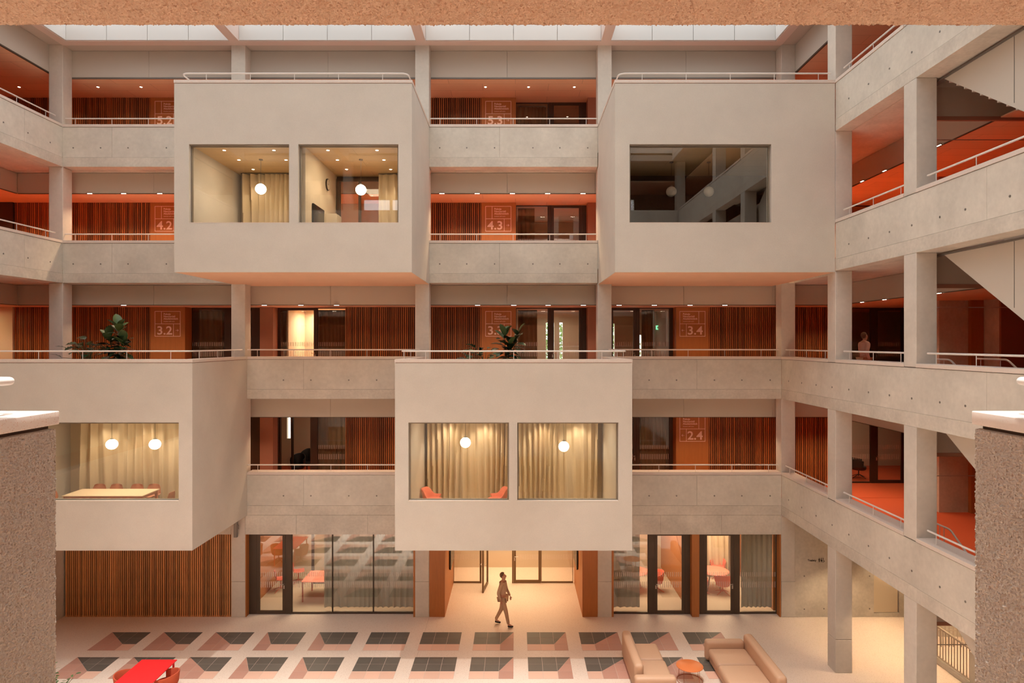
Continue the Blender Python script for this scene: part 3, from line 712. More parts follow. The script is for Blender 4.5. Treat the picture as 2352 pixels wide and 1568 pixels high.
# piers and plain walls between the openings
for n in (2, 3, 4, 5):
    m = MB()
    for a, b in ((-9.74, -9.24), (2.753, 3.5)): m.box(a, b, YS, YR + .1, FL[n], CEIL[n])
    m.box(12.42, 12.45, YS, YR, FL[n], CEIL[n]).box(15.4, XRO, YS, YR + .1, FL[n], CEIL[n])
    if n in (4, 5): struct('wall_back', MB().box(-9.24, -3.3, YS + .2, YR, FL[n], CEIL[n]).box(3.5, 12.4, YS + .2, YR, FL[n], CEIL[n]).box(-12.59, -9.74, YS + .3, YR, FL[n], CEIL[n]), M_BULK)
    if n == 2:
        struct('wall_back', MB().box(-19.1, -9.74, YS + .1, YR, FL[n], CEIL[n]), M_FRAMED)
        m.box(-4.0, 3.5, YS + .1, YR, FL[n], CEIL[n])
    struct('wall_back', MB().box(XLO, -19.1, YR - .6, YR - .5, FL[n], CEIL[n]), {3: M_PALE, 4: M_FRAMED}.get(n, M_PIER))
    struct('wall_back', m, M_PIER)
    # partitions between the rooms behind
    m = MB()
    for x in (-16.0, -10.7, -6.6, -3.4, 3.05, 6.3, 9.4, 12.4): m.box(x - .05, x + .05, YR + .12, YEND, FL[n], CEIL[n])
    struct('wall_back', m, M_PALE)

# ------------------------------------------------------------------ handrails
def rail(label, pts, posts, r=.022, drop=.235, closed=False, corner=.13, prad=.009, n=8):
    o = thing('handrail', label, 'handrail', tuple(pts[0]))
    obj('rail', MB().tube(fillet(pts, corner) if len(pts) > 2 else [Vector(p) for p in pts], r, n), M_RAIL, o, smooth=True)
    for p in posts: obj('post', MB().cyl((p[0], p[1], p[2] - drop), (p[0], p[1], p[2] - r * .6), prad, 6), M_RAIL, o, smooth=True)
    return o
def spread(a, b, step=1.265, off=.35):
    a, b = Vector(a), Vector(b); L = (b - a).length; n = max(1, int((L - 2 * off * .6) / step) + 1); st = min(step, (L - 2 * off) / max(n - 1, 1)) if n > 1 else 0
    return [tuple(a + (b - a).normalized() * (off + st * i)) for i in range(n)]
YRL = YB + .12
def brail(n, x0, x1, label):
    z = COP[n] + CT + .235; rail(label, [(x0, YRL, z), (x1, YRL, z)], spread((x0, YRL, z), (x1, YRL, z)))
brail(5, PX(150, YRL), -9.79, 'white handrail of the top storey, bay away from the stairs'); brail(5, -2.96, 2.82, 'white handrail of the top storey, bay between the two upper rooms')
brail(4, PX(150, YRL), -9.79, 'white handrail of the fourth storey, bay away from the stairs'); brail(4, -2.96, 2.82, 'white handrail of the fourth storey, bay between the two upper rooms')
brail(3, PX(568, YRL), -3.2, 'white handrail in front of the warm lit pane, third storey'); brail(3, 3.1, PX(1789, YRL), 'white handrail of the third storey below the dark window room')
brail(2, PX(569, YRL), -3.46, 'white handrail in front of the open dark door, second storey'); brail(2, 3.35, PX(1789, YRL), 'white handrail of the second storey beside the armchair room')
def roomrail(n, pts, posts, label): rail(label, pts, posts, corner=.22)
z5, z3 = COP[5] + CT + .235, COP[3] + CT + .235; ya, yb_ = YF + .13, YB - .1
def post_row(x0, x1, z, st=1.27): 
    k = int((x1 - x0 - .5) / st) + 1; s0 = (x1 - x0 - (k - 1) * st) / 2
    return [(x0 + s0 + i * st, ya, z) for i in range(k)]
def post_side(x, z): return [(x, ya + .55 + i * 1.2, z) for i in range(3)]
roomrail(5, [(-9.64, yb_, z5), (-9.64, ya, z5), (-3.1, ya, z5), (-3.1, yb_, z5)], post_row(-9.64, -3.1, z5) + post_side(-9.64, z5) + post_side(-3.1, z5), 'white handrail around the roof of the upper clock room')
roomrail(5, [(2.98, yb_, z5), (2.98, ya, z5), (9.1, ya, z5)], post_row(2.98, 9.4, z5) + post_side(2.98, z5), 'white handrail around the roof of the dark window room')
roomrail(3, [(-15.5, ya, z3), (-9.38, ya, z3), (-9.38, yb_, z3)], post_row(-15.75, -9.2, z3) + post_side(-9.38, z3), 'white handrail in front of the plants over the table room')
roomrail(3, [(-3.3, yb_, z3), (-3.3, ya, z3), (3.2, ya, z3), (3.2, yb_, z3)], post_row(-3.3, 3.2, z3) + post_side(-3.3, z3) + post_side(3.2, z3), 'white handrail around the terrace of the central armchair room')
def srail(n, y0, y1, label, X=XR + .12):
    z = COP[n] + CT + .235; rail(label, [(X, y0, z), (X, y1, z)], spread((X, y0, z), (X, y1, z), 1.27, .30))
for n in (2, 3, 4, 5):
    nm = {2: 'above the red carpet', 3: 'of the third storey', 4: 'of the fourth storey', 5: 'of the top storey'}[n]
    if n < 4: srail(n, 22.4, 19.2, f'white stair facade handrail {nm}, in the corner bay')
    srail(n, 18.45, 15.42, f'white stair facade handrail {nm}, one bay from the corner'); srail(n, 14.7, 11.6, f'white stair facade handrail {nm}, two bays from the corner')
for n in (4, 5): rail(f'white handrail on the facade away from the stairs, {"fourth" if n == 4 else "top"} gallery', [(XL - .12, 22.3, COP[n] + CT + .235), (XL - .12, 5, COP[n] + CT + .235)], [(XL - .12, 22.3 - .45 - 1.27 * i, COP[n] + CT + .235) for i in range(12)])

# ------------------------------------------------------------------ stairs
def stair(label, ztop, zbot):
    o = thing('stair_flight', label, 'stair', (10.5, STY - 5, zbot))
    n = 24; rise = (ztop - zbot) / n; run = .248; y0 = STY - .15; th = .20
    up = []; lo = []
    for i in range(n):
        y, z = y0 - i * run, ztop - i * rise
        obj('step', MB().box(9.86, 11.30, y - run, y, z - rise - .07, z - rise), M_COP, o)
        obj('riser', MB().box(9.86, 11.30, y - .05, y, z - rise - .14, z - .071), M_STAIRP, o)
    ye = y0 - n * run; top = ztop - .52; pts = []
    sl = rise / run
    zl = lambda y: ztop - (y0 - y) * sl - .22
    poly = [(y0 - .46, top), (ye, zl(ye)), (ye, zl(ye) + 1.75), (y0 - (1.75 - .22 + .52) / sl, top)]
    ys = [y0 - .25, 12.75, 11.2, 9.6]
    obj('side_plate', MB().prism(poly, 'x', 9.74, 9.80), M_STAIRP, o)
    obj('side_plate', MB().prism(poly, 'x', 11.34, 11.38), M_STAIRP, o)
    obj('plate_joint', MB().box(9.735, 9.741, 12.744, 12.756, zl(12.75) + .1, min(top, zl(12.75) + 1.4)), M_GREY, o)
    obj('edge_beam', MB().box(XR + .442, 9.74, 9.0, STY - .02, ztop - .487, ztop - .40), M_CONC2, o)
    obj('edge_gutter', MB().box(9.70, 9.84, 9.0, STY - .02, ztop - .56, ztop - .52), M_GREY, o)
    return o
stair('pale steel stair flight descending from the top gallery', 16, 12)
stair('pale steel stair flight descending from the fourth storey', 12, 8)
stair('pale steel stair flight descending from the third storey', 8, 4)
stair('pale steel stair flight descending from the red carpet to the ground', 4, 0)
for n, z in ((3, 8.0), (2, 4.0)):
    nm = {3: 'third', 2: 'second'}[n]
    for X, k, w in ((10.25, 15.9, 'nearer the atrium'), (11.6, 16.4, 'farther from the atrium')):
        pts = [(X, k, z + 1.05), (X, 15.4, z + 1.05), (X, 13.6, z + 1.05 - 1.2)]
        rail(f'white stair handrail bending down from the {nm} storey, {w}', pts, [(X, y, z + 1.05) for y in (k - .12, 15.62)], corner=.1, drop=1.0)
# barred guard at the basement stair
o = thing('guard_railing', 'beige barred guard railing around the basement stair opening', 'railing', (12.5, 19, 0))
obj('kerb', MB().box(12.42, 12.60, 16.9, 20.3, 0, .14), M_CONCW, o, bevel=.01)
obj('top_rail', MB().box(12.47, 12.53, 17.9, 20.3, 1.03, 1.07), M_BULK, o); obj('bottom_rail', MB().box(12.48, 12.52, 17.9, 20.3, .17, .20), M_BULK, o)
for i in range(19): obj('bar', MB().box(12.49, 12.51, 17.96 + i * .125, 17.985 + i * .125, .2, 1.03), M_BULK, o)
obj('end_post', MB().box(12.44, 12.56, 17.6, 17.9, 0, 1.0), M_CONCW, o, bevel=.01)
o = thing('guard_railing', 'rear barred guard railing behind the basement stair opening', 'railing', (14, 20.2, 0))
obj('top_rail', MB().box(12.55, 16.6, 20.28, 20.32, 1.03, 1.07), M_BULK, o); obj('middle_rail', MB().box(12.55, 16.6, 20.29, 20.31, .50, .53), M_BULK, o)
for i in range(32): obj('bar', MB().box(12.6 + i * .125, 12.62 + i * .125, 20.29, 20.31, .0, 1.03), M_BULK, o)

# ------------------------------------------------------------------ roughcast rooms around the camera
def rough_grid(m, P, nu, nv, disp, nrm, seed):
    vs = []
    for j in range(nv + 1):
        for i in range(nu + 1):
            p = Vector(P(i / nu, j / nv)); q = p * 26 + Vector((seed, 0, 0))
            d = .55 * noise.noise(q * 2.2) + .75 * noise.noise(q * 5.3) + .25 * noise.noise(q * .5)
            vs.append(p + nrm * (disp * d))
    fs = [(j * (nu + 1) + i, j * (nu + 1) + i + 1, (j + 1) * (nu + 1) + i + 1, (j + 1) * (nu + 1) + i) for j in range(nv) for i in range(nu)]
    m.add(vs, fs)
XW = 3.126; YW = 4.44
for sgn, lab, rl in ((-1, 'near roughcast parapet with speckled pink coping, over the red table', 'white handrail end above the near coping over the red table'),
                     (1, 'near roughcast parapet with speckled pink coping, next to the stairs', 'white handrail end above the near coping by the stairs')):
    o = thing('roughcast_parapet', lab, 'parapet', (sgn * XW, 2.5, 3.5))
    X = sgn * XW; a, b = sorted((X, sgn * 9.16))
    ab = sorted((X + sgn * .012, sgn * 9.16))
    obj('wall_body', MB().box(ab[0], ab[1], .62, YW - .012, 3.5, 8.87), M_ROUGH, o)
    m = MB(); nrm = Vector((-sgn, 0, 0))
    rough_grid(m, lambda u, v: (X, (3.7 + (YW - 3.7) * u) if sgn < 0 else (YW - (YW - 3.7) * u), 6.9 + 1.965 * v), 150, 380, .011, nrm, 3.0 if sgn < 0 else 9.0)
    rough_grid(m, lambda u, v: ((X - .25 * u) if sgn < 0 else (X + .25 - .25 * u), YW - .002, 6.9 + 1.965 * v), 40, 380, .007, Vector((0, 1, 0)), 5.0)
    obj('rough_face', m, M_ROUGH, o, smooth=True)
    obj('coping', MB().box(*sorted((X - sgn * .012, X + sgn * .42)), .62, YW + .02, 8.895, 8.985), M_COP, o, bevel=.006, seg=3)
    obj('coping', MB().box(*sorted((X + sgn * .424, sgn * 9.16)), YW - .4, YW + .02, 8.895, 8.985), M_COP, o, bevel=.006)
    obj('shadow_joint', MB().box(*sorted((X + sgn * .03, X + sgn * .4)), .62, YW - .03, 8.87, 8.895), M_FRAMED, o)
    hz = 9.20; hx = X + sgn * .16
    rail(rl, [(sgn * 8.8, YW - .13, hz), (hx, YW - .13, hz), (hx, 1.0, hz)], [(hx, 1.6, hz), (hx, 2.8, hz)], r=.026, drop=.215, corner=.12, n=24)
o = thing('cantilevered_room', 'roughcast soffit of a projecting room overhead, close to the camera', 'room', (0, 2.4, 11.47))
ZS = PZ(57, 4.17)
obj('body', MB().box(-4.2, 4.2, .62, 4.16, ZS + .012, 16.88), M_PLAS, o)
m = MB()
rough_grid(m, lambda u, v: (-3.9 + 7.8 * u, 4.17 - .40 * v, ZS), 1300, 70, .015, Vector((0, 0, -1)), 1.0)
rough_grid(m, lambda u, v: (3.9 - 7.8 * u, 4.17, ZS + .12 * v), 1300, 20, .010, Vector((0, 1, 0)), 2.0)
obj('rough_soffit', m, M_ROUGHS, o, smooth=True)
obj('soffit_back', MB().box(-4.2, 4.2, .62, 3.80, ZS, ZS + .012), M_ROUGHS, o)

# ------------------------------------------------------------------ ground floor fronts
def gx(x): return PX(x, YG)
screen('bronze glazed door and front of the room with the coral table', YG, 0, 2.83, [('post', gx(572), gx(590)), ('door', gx(590), gx(656), 'r'), ('post', gx(656), gx(670)), ('fix', gx(670), gx(763.5)), ('fix', gx(763.5), gx(857.5)), ('fix', gx(857.5), gx(952))], M_FRAME, mz=(.92, 1.28), glass=M_GLASSR)
screen('bronze glazed door and front of the first round table room', YG, 0, 2.83, [('fix', gx(1406), gx(1489)), ('post', gx(1489), gx(1503)), ('door', gx(1503), gx(1573), 'l'), ('post', gx(1573), gx(1588))], M_FRAME, mz=(.92, 1.28), glass=M_GLASSR)
screen('bronze glazed door and front of the second round table room', YG, 0, 2.83, [('post', gx(1605), gx(1617)), ('door', gx(1617), gx(1685.5), 'r'), ('post', gx(1685.5), gx(1698)), ('fix', gx(1698), gx(1784))], M_FRAME, mz=(.92, 1.28), glass=M_GLASSR)
def wood(name, label, mb, cat='wood panel', base=None):
    o = thing(name, label, cat, (0, YB, 0)); obj('veneer', mb, M_WOOD, o)
    if base: obj('plinth', base, M_WOOD, o)
    return o
wood('wood_reveal', 'oak reveal beside the bronze door of the coral table room', MB().box(-9.31, gx(572.5), YB + .01, YG + .08, 0, 2.85))
wood('wood_reveal', 'thin oak reveal where the curtained glazing meets the passage column', MB().box(gx(952), CX[2], YB + .01, YG + .08, 0, 2.85))
wood('wood_reveal', 'thin oak reveal at the passage side of the first round table room', MB().box(CX[3] + CW, gx(1407), YB + .01, YG + .08, 0, 2.85))
wood('wood_reveal', 'oak reveal at the toilets end of the glazed front', MB().box(gx(1784), XR - .01, YB + .01, YG + .08, 0, 2.85))
wood('wood_pier', 'oak pier between the two round table rooms', MB().box(PX(1589.5, YB), PX(1606.5, YB), YB + .005, YG + .1, .1, 2.85), base=MB().box(PX(1589.5, YB) + .006, PX(1606.5, YB) - .006, YB + .015, YG + .1, 0, .1))
YP = 25.7
xl0, xl1, xr0, xr1 = PX(985.8, YB), PX(1021.7, YB), PX(1337.8, YB), PX(1373, YB)
for (a, b, nm) in ((xl0, xl1, 'curtained glazing'), (xr0, xr1, 'round table room')):
    o = wood('oak_box', f'oak clad box lining the entrance passage by the {nm}', MB().box(a, b, YB + .01, YP, .1, 2.85), base=MB().box(a + .004, b - .004, YB + .02, YP, 0, .1))
def gp(x): return PX(x, YP)
screen('bronze glazed wall at the back of the entrance passage', YP, 0, 2.5, [('fix', gp(1041.5), gp(1103)), ('open', gp(1103), gp(1179)), ('door', gp(1179), gp(1243), 'l'), ('fix', gp(1243), gp(1316.5))], mat('light_bronze', (.17, .10, .045), .45, metal=.3), mz=(.92, 1.32))
struct('ceiling', MB().box(xl1, xr0, YB + .01, YP, 2.5, 2.55), M_WOODL)
o = thing('open_door', 'bronze glazed door leaf standing open in the entrance passage', 'door', (gp(1105), YP, 0))
f = obj('leaf', MB().wall(0, 1.0, 0.01, 2.4, -.03, .03, [(.09, .91, .11, 2.3)]), MATS['light_bronze'], o, local=True); f.rotation_euler = (0, 0, math.radians(-98)); f.location = (.26, -.05, 0)
obj('pane', MB().box(.09, .91, -.003, .003, .11, 2.3), M_GLASS, f, local=True)
obj('handle', MB().tube([(.95, -.09, 1.05), (.95, .09, 1.05)], .011, 6).tube([(.95, -.09, 1.05), (.82, -.09, 1.05)], .011, 6).tube([(.95, .09, 1.05), (.82, .09, 1.05)], .011, 6), M_STEEL, f, local=True)
for X, sg, nm in ((xl1, 1, 'curtained glazing'), (xr0, -1, 'round table rooms')):
    o = thing('wall_screen', f'black flat screen on the passage wall towards the {nm}', 'screen', (X, 24.6, 1.5))
    obj('display', MB().box(*sorted((X + sg * .01, X + sg * .07)), 23.9, 25.25, 1.15, 2.1), M_SCREEN, o, bevel=.008)
    obj('bracket', MB().box(*sorted((X, X + sg * .03)), 24.3, 24.8, 1.0, 1.15), M_BLACK, o)
# inner shells of the ground rooms
m = MB().box(-9.5, -9.4, YG + .09, 27.5, 0, 2.85).box(-3.2, -3.1, YG + .6, 27.5, 0, 2.85).box(2.95, 3.0, YG + .4, 27.5, 0, 2.85).box(9.1, 9.2, YG + .3, 27.5, 0, 2.85)
m.box(6.12, 6.3, YG + .12, 27.5, 0, 2.85)
struct('wall_back', m, M_WOOD)
struct('wall_back', MB().wall(-9.4, 9.1, 0, 2.85, 27.5, 27.6), M_PALE)
struct('floor', MB().box(-9.4, -3.2, YG + .08, 27.5, 0, .006).box(3.0, 6.12, YG + .08, 27.5, 0, .006).box(6.3, 9.1, YG + .08, 27.5, 0, .006), M_CARP)
curtain('sage curtain drawn behind the glazing of the coral table room', gx(738), gx(950), YG + .30, .12, 2.8, M_CURTG, seed=6, amp=.045)
curtain('sage curtain at the passage end of the first round table room', gx(1410), gx(1473), YG + .30, .12, 2.8, M_CURTG, seed=7, amp=.045)
curtain('sage curtain at the toilets end of the second round table room', gx(1708), gx(1781), YG + .30, .12, 2.8, M_CURTG, seed=8, amp=.045)
o = thing('glass_partition', 'dark framed glass partition at the back of the coral table room', 'glazing', (-6, 25.6, 0))
fr = obj('panel_frame', MB().wall(-8.0, -5.2, 0, 2.85, 25.6, 25.66, [(-7.9, -7.05, .1, 2.75), (-6.95, -6.1, .1, 2.75), (-6.0, -5.3, .1, 2.75)]), M_FRAMED, o)
for a, b in ((-7.9, -7.05), (-6.95, -6.1), (-6.0, -5.3)): obj('pane', MB().box(a, b, 25.62, 25.63, .1, 2.75), M_GLASS, fr)
# ------------------------------------------------------------------ lamps
def downlight(x, y, z, group, label, along='x'):
    o = thing('linear_downlight', label, 'ceiling light', (x, y, z), group)
    ax = (lambda d: (d, 0)) if along == 'x' else (lambda d: (0, d))
    obj('housing', MB().box(-.10, .10, -.022, .022, 0, .022) if along == 'x' else MB().box(-.022, .022, -.10, .10, 0, .022), M_FRAME, o, local=True)
    for d in (-.062, 0, .062):
        a, b = ax(d); obj('lens', MB().cyl((a, b, -.008), (a, b, .003), .022, 10), M_SPOT, o, local=True)
    return o
gl = {}
for n, xs in ((4, (206, 284, 367, 1015, 1096, 1177, 1258, 1339)), (3, (284, 607, 691, 773, 1097, 1180, 1259, 1340, 1422, 1503, 1585, 1665))):
    nm = 'fourth' if n == 4 else 'third'
    for x in xs: downlight(PX(x, YB + .76), YB + .76, CEIL[n] - .024, f'downlights under the {nm} storey bulkhead', f'tiny three dot downlight under the {nm} storey back bulkhead')
for n in (3, 4):
    nm = 'fourth' if n == 4 else 'third'
    for y in (17.6, 18.9, 20.2, 21.5): downlight(XBR - .04, y, CEIL[n] - .024, f'downlights along the {nm} storey stair gallery', f'tiny three dot downlight along the {nm} storey stair gallery', 'y')
def spotlight(x, y, z, group, label, w=None):
    o = thing('recessed_spot', label, 'ceiling light', (x, y, z), group)
    obj('lens', MB().cyl((0, 0, -.004), (0, 0, .004), .042, 12), M_SPOT, o, local=True)
    obj('trim_ring', MB().lathe([(.044, -.006), (.055, -.006), (.055, .002), (.044, .002)], n=14, caps=False), M_WHITE, o, local=True)
    if w: lamp('spot', 'SPOT', (x, y, z - .05), w, size=.04, spot=95, rot=(0, 0, 0))
for x in (44, 225, 324, 1115, 1214, 1319):
    y = (CEIL[5] - EYE) * F / (787 - 199.5); spotlight(PX(x, y), y, CEIL[5] - .003, 'top storey corridor spots', 'round recessed spot in the top storey corridor ceiling')
for k, (ys, yy) in enumerate(((347, 19.33), (369, 20.35), (392, 21.45))):
    for x0 in (-8.62, -7.15, -5.55, -4.10):
        spotlight(x0 + .0 * k, yy, 15.145, 'spots in the upper clock room', 'round recessed spot in the upper clock room ceiling', w=28)
for x in (-2.2, -1.0, .9, 2.1): spotlight(x, 21.45, 7.145, 'spots washing the armchair room curtains', 'round recessed spot washing the armchair room curtain', w=75)
for x in (-13.6, -12.2, -10.9): spotlight(x, 21.35, 7.145, 'spots washing the meeting table curtain', 'round recessed spot washing the meeting table curtain', w=55)

def globe(label, px, py, y, ceil, lit=True, r=.165, sz=.98, w=55):
    x, z = PX(px, y), PZ(py, y)
    o = thing('pendant_globe', label, 'pendant lamp', (x, y, z))
    obj('globe', MB().ball((0, 0, 0), r, 20, 12, sz), M_LAMP if lit else M_LAMPO, o, local=True, smooth=True)
    obj('cap', MB().cyl((0, 0, r * sz - .012), (0, 0, r * sz + .03), .045, 12), M_GREY, o, local=True, smooth=True)
    obj('cable', MB().cyl((0, 0, r * sz + .03), (0, 0, ceil - z), .006, 6), M_BLACK, o, local=True)
    obj('canopy', MB().cyl((0, 0, ceil - z - .03), (0, 0, ceil - z), .06, 14), M_GREY, o, local=True, smooth=True)
globe('lit white globe pendant in front of the upper curtain', 599, 434, 20.3, 15.15)
globe('lit white globe pendant in the room with the clock', 829, 436, 20.3, 15.15)
globe('unlit globe pendant in the dark window room, away from the stairs', 1542, 440, 20.6, 15.15, False)
globe('unlit globe pendant in the dark window room, towards the stairs', 1628, 440, 20.6, 15.15, False)
globe('lit globe pendant over the meeting table, nearer the armchair end', 257, 1020, 20.5, 7.15, r=.172, sz=.93)
globe('lit globe pendant over the meeting table beside the single end chair', 356, 1020, 20.5, 7.15, r=.172, sz=.93)
globe('lit globe pendant above the two orange armchairs', 1069, 1016, 20.5, 7.15)
globe('lit globe pendant in the half room with the wall screen edge', 1295, 1025, 20.5, 7.15)

WARM = (1, .70, .42); WARM2 = (1, .78, .54)
def strip(x0, x1, y, z, w, c=WARM):
    for i in range(4): lamp('downlight', 'SPOT', (x0 + (x1 - x0) * (i + .5) / 4, y, z), w, c, .035, spot=125)
bays = [(-21, -16.2), (-15.4, -9.9), (-9.2, -3.6), (-2.9, 2.7), (3.4, 9.0), (9.7, 13.5)]
for n, w in ((2, 46), (3, 30), (4, 110), (5, 26)):
    for a, b in bays: strip(a, b, YB + (1.4 if n == 5 else .95), CEIL[n] - .03, w)
for n, w in ((2, 45), (3, 30), (4, 80)):
    for y in (16.2, 18.2, 20.2, 22.2): lamp('downlight', 'SPOT', (XBR + .6, y, CEIL[n] - .03), w, WARM, .035, spot=125)
# added fill spots, out of view at beam height; floor bounce brightens the lower storeys
for x in (CX[1] + .24, CX[2] + .24, CX[3] + .24):
    for y in (4.5, 8.0, 11.5, 14.8): lamp('floor_fill_spot', 'SPOT', (x, y, ROOFZ - .08), 7800 if y < 14 else 3800, (1, .95, .88), .08, spot=44 if y < 14 else 38)
# unseen fill lamps added in the camera-side corridors and hall for the lower facade
for n, w in ((1, 300), (2, 60), (3, 60)):
    for a, b in bays[1:5]: strip(a, b, -.5, CEIL[n] - .03, w)
# ground floor rooms and passage
lamp('room_light', 'AREA', (-6.6, 25.0, 2.83), 120, WARM2, 3.0, 2.0); lamp('room_light', 'AREA', (4.6, 25.0, 2.83), 95, WARM2, 2.0, 2.0); lamp('room_light', 'AREA', (7.7, 25.0, 2.83), 105, WARM2, 2.0, 2.0)
lamp('room_light', 'AREA', (-.05, 24.2, 2.48), 58, WARM, 3.4, 1.6); lamp('room_light', 'AREA', (-.05, 26.8, 2.8), 90, WARM, 4.0, 1.0)
for x, y, w in ((10.8, 21.2, 130), (12.6, 19.6, 130), (10.6, 18.2, 120), (13.0, 22.0, 80), (-11.5, 22.0, 0)): 
    if w: lamp('spot', 'SPOT', (x, y, 2.75), w, WARM, .06, spot=105)
lamp('room_light', 'AREA', (14.5, 18.5, 2.7), 60, WARM, 1.5, 1.5)
for x, y, z in ((-7.8, 21.4, 15.1), (-4.8, 21.3, 15.1)): lamp('room_light', 'AREA', (x, 20.0, z), 28, (1, .80, .55), 1.6, 1.2)
lamp('room_light', 'AREA', (-12.2, 20.0, 7.1), 40, (1, .83, .60), 3, 1.2)
for x in (-1.6, 1.5): lamp('room_light', 'AREA', (x, 20.0, 7.1), 22, (1, .83, .60), 1.6, 1.2)
lamp('room_light', 'AREA', (-7.9, 27.0, 10.7), 70, WARM2, 1.0, 1.0)
lamp('room_light', 'AREA', (1.5, 27.2, 10.7), 22, (1, .85, .65), 1.5, 1.5)
lamp('room_light', 'AREA', (-20.2, 23.9, 10.7), 14, (1, .72, .36), .5, .5)
lamp('room_light', 'AREA', (-7.9, 27.0, 6.7), 10, WARM2, 1.0, 1.0)
lamp('room_light', 'AREA', (14, 27.0, 6.7), 14, WARM2, 1.0, 1.0)
# what stands in view inside the rooms behind the corridor glass
struct('wall_back', MB().box(-8.95, -8.9, YR + .2, 27.6, 8, 10.81).box(-8.9, -6.6, 27.6, 27.7, 8, 10.81), M_PALE)
lamp('spot', 'SPOT', (-8.35, 26.9, 10.7), 120, (1, .72, .38), .04, spot=60)
o = thing('exit_sign', 'small green lit exit sign glowing behind dark glass', 'sign', (PX(1515, 28.6), 28.6, PZ(752, 28.6)))
obj('panel', MB().box(-.16, .16, 0, .03, -.09, .09), M_EXIT, o, local=True)
obj('figure', MB().box(-.10, -.02, -.004, 0, -.05, .05).box(.03, .12, -.004, 0, -.01, .02), M_WHITE, o, local=True)

# ------------------------------------------------------------------ chairs
def barrel(o, w, hs, hb, harm, m, depth=1.0):
    """upholstered tub: curved wall, higher behind, with a seat pad; faces -Y ... local coordinates"""
    mb = MB(); A = math.radians(118); n = 22; rows = []
    for i in range(n + 1):
        a = -A + 2 * A * i / n; c, s_ = math.cos(a), math.sin(a)
        t = (1 + math.cos(a * .98)) / 2; top = harm + (hb - harm) * t ** 1.6
        ring = []
        for (r, z) in ((w * .40, hs - .12), (w * .47, hs), (w * .515, top - .02), (w * .505, top), (w * .475, top), (w * .455, top - .025), (w * .42, hs + .02)):
            ring.append((r * s_, r * c * depth, z))
        rows.append(ring)
    k = len(rows[0]); vs = [p for r in rows for p in r]; fs = []
    for i in range(n):
        for j in range(k - 1): fs.append((i * k + j, (i + 1) * k + j, (i + 1) * k + j + 1, i * k + j + 1))
    fs += [tuple(range(k)), tuple(range(n * k, (n + 1) * k))[::-1]]
    mb.add(vs, fs); obj('shell', mb, m, o, local=True, smooth=True)
    sp = MB().lathe([(w * .38, hs - .13), (w * .43, hs - .09), (w * .44, hs - .02), (w * .41, hs + .015), (w * .2, hs + .025)], n=24)
    obj('seat', sp, m, o, local=True, smooth=True)
def star(o, hs, m, r=.33):
    obj('stem', MB().cyl((0, 0, .08), (0, 0, hs - .1), .022, 10), m, o, local=True, smooth=True)
    for i in range(4):
        a = math.pi / 4 + i * math.pi / 2
        obj('leg', MB().tube([(0, 0, .15), (math.cos(a) * r, math.sin(a) * r, .016)], [.018, .012], 8), m, o, local=True, smooth=True)
def shellchair(o, m, legm, star_=False, four=None):
    """moulded shell: seat curving up into a backrest, facing -Y"""
    prof = [(-.23, .455), (-.20, .445), (-.08, .43), (.06, .425), (.14, .445), (.185, .50), (.205, .58), (.222, .68), (.238, .78), (.242, .80)]
    W = [.20, .225, .235, .23, .225, .225, .225, .215, .17, .11]; mb = MB(); nu = 10; vs = []
    for off in (0, .012):
        for (y, z), w in zip(prof, W):
            for i in range(nu + 1):
                u = -1 + 2 * i / nu; up = .05 * abs(u) ** 2.2
                vs.append((u * w, y - (.05 * u * u if z > .5 else 0) + (off if z > .5 else 0), z + (up if z < .5 else 0) - (off if z <= .5 else 0)))
    P = len(prof); row = nu + 1; fs = []
    for q in range(2):
        for j in range(P - 1):
            for i in range(nu):
                b = q * P * row + j * row + i; f = (b, b + 1, b + row + 1, b + row); fs.append(f if q == 0 else f[::-1])
    T = P * row
    for j in range(P - 1):
        for i in (0, nu): b = j * row + i; f = (b, b + row, T + b + row, T + b); fs.append(f if i == 0 else f[::-1])
    for i in range(nu): fs.append((i + 1, i, T + i, T + i + 1)); b = (P - 1) * row + i; fs.append((b, b + 1, T + b + 1, T + b))
    mb.add(vs, fs); obj('shell', mb, m, o, local=True, smooth=True)
    if star_: star(o, .5, legm)
    else:
        for sx in (-1, 1):
            for sy in (-1, 1): obj('leg', MB().cyl((sx * .22, sy * .20, 0), (sx * .17, sy * .13, .43), .011, 8), legm, o, local=True, smooth=True)
# meeting table with ten chairs
fl = 4.0
ty0, ty1, tx0, tx1 = 20.06, 21.04, -13.95, -11.46
o = thing('meeting_table', 'long pale meeting table under two lit globes', 'table', ((tx0 + tx1) / 2, (ty0 + ty1) / 2, fl))
obj('table_top', MB().box(tx0, tx1, ty0, ty1, fl + .72, fl + .75), M_LTOP, o, bevel=.005)
obj('apron', MB().wall(tx0 + .06, tx1 - .06, fl + .65, fl + .72, ty0 + .05, ty0 + .08).wall(tx0 + .06, tx1 - .06, fl + .65, fl + .72, ty1 - .08, ty1 - .05).box(tx1 - .09, tx1 - .05, ty0 + .05, ty1 - .05, fl + .64, fl + .72), M_TERRAC, o)
for x in (tx0 + .07, tx1 - .07):
    for y in (ty0 + .07, ty1 - .07): obj('leg', MB().box(x - .035, x + .035, y - .035, y + .035, fl, fl + .72), M_TERRAC, o)
src = thing('shell_chair', 'clay chair tucked behind the meeting table, first from the lone armless end', 'chair', (0, 0, 0), 'chairs around the meeting table'); shellchair(src, M_TERRAC, M_STEEL)
spots = []
for i, px in enumerate((220, 259, 307, 346)): spots.append((PX(px, 21.3), 21.32, 0, f'clay shell chair behind the meeting table, {["first", "second", "third", "last"][i]} counted from the near roughcast parapet'))
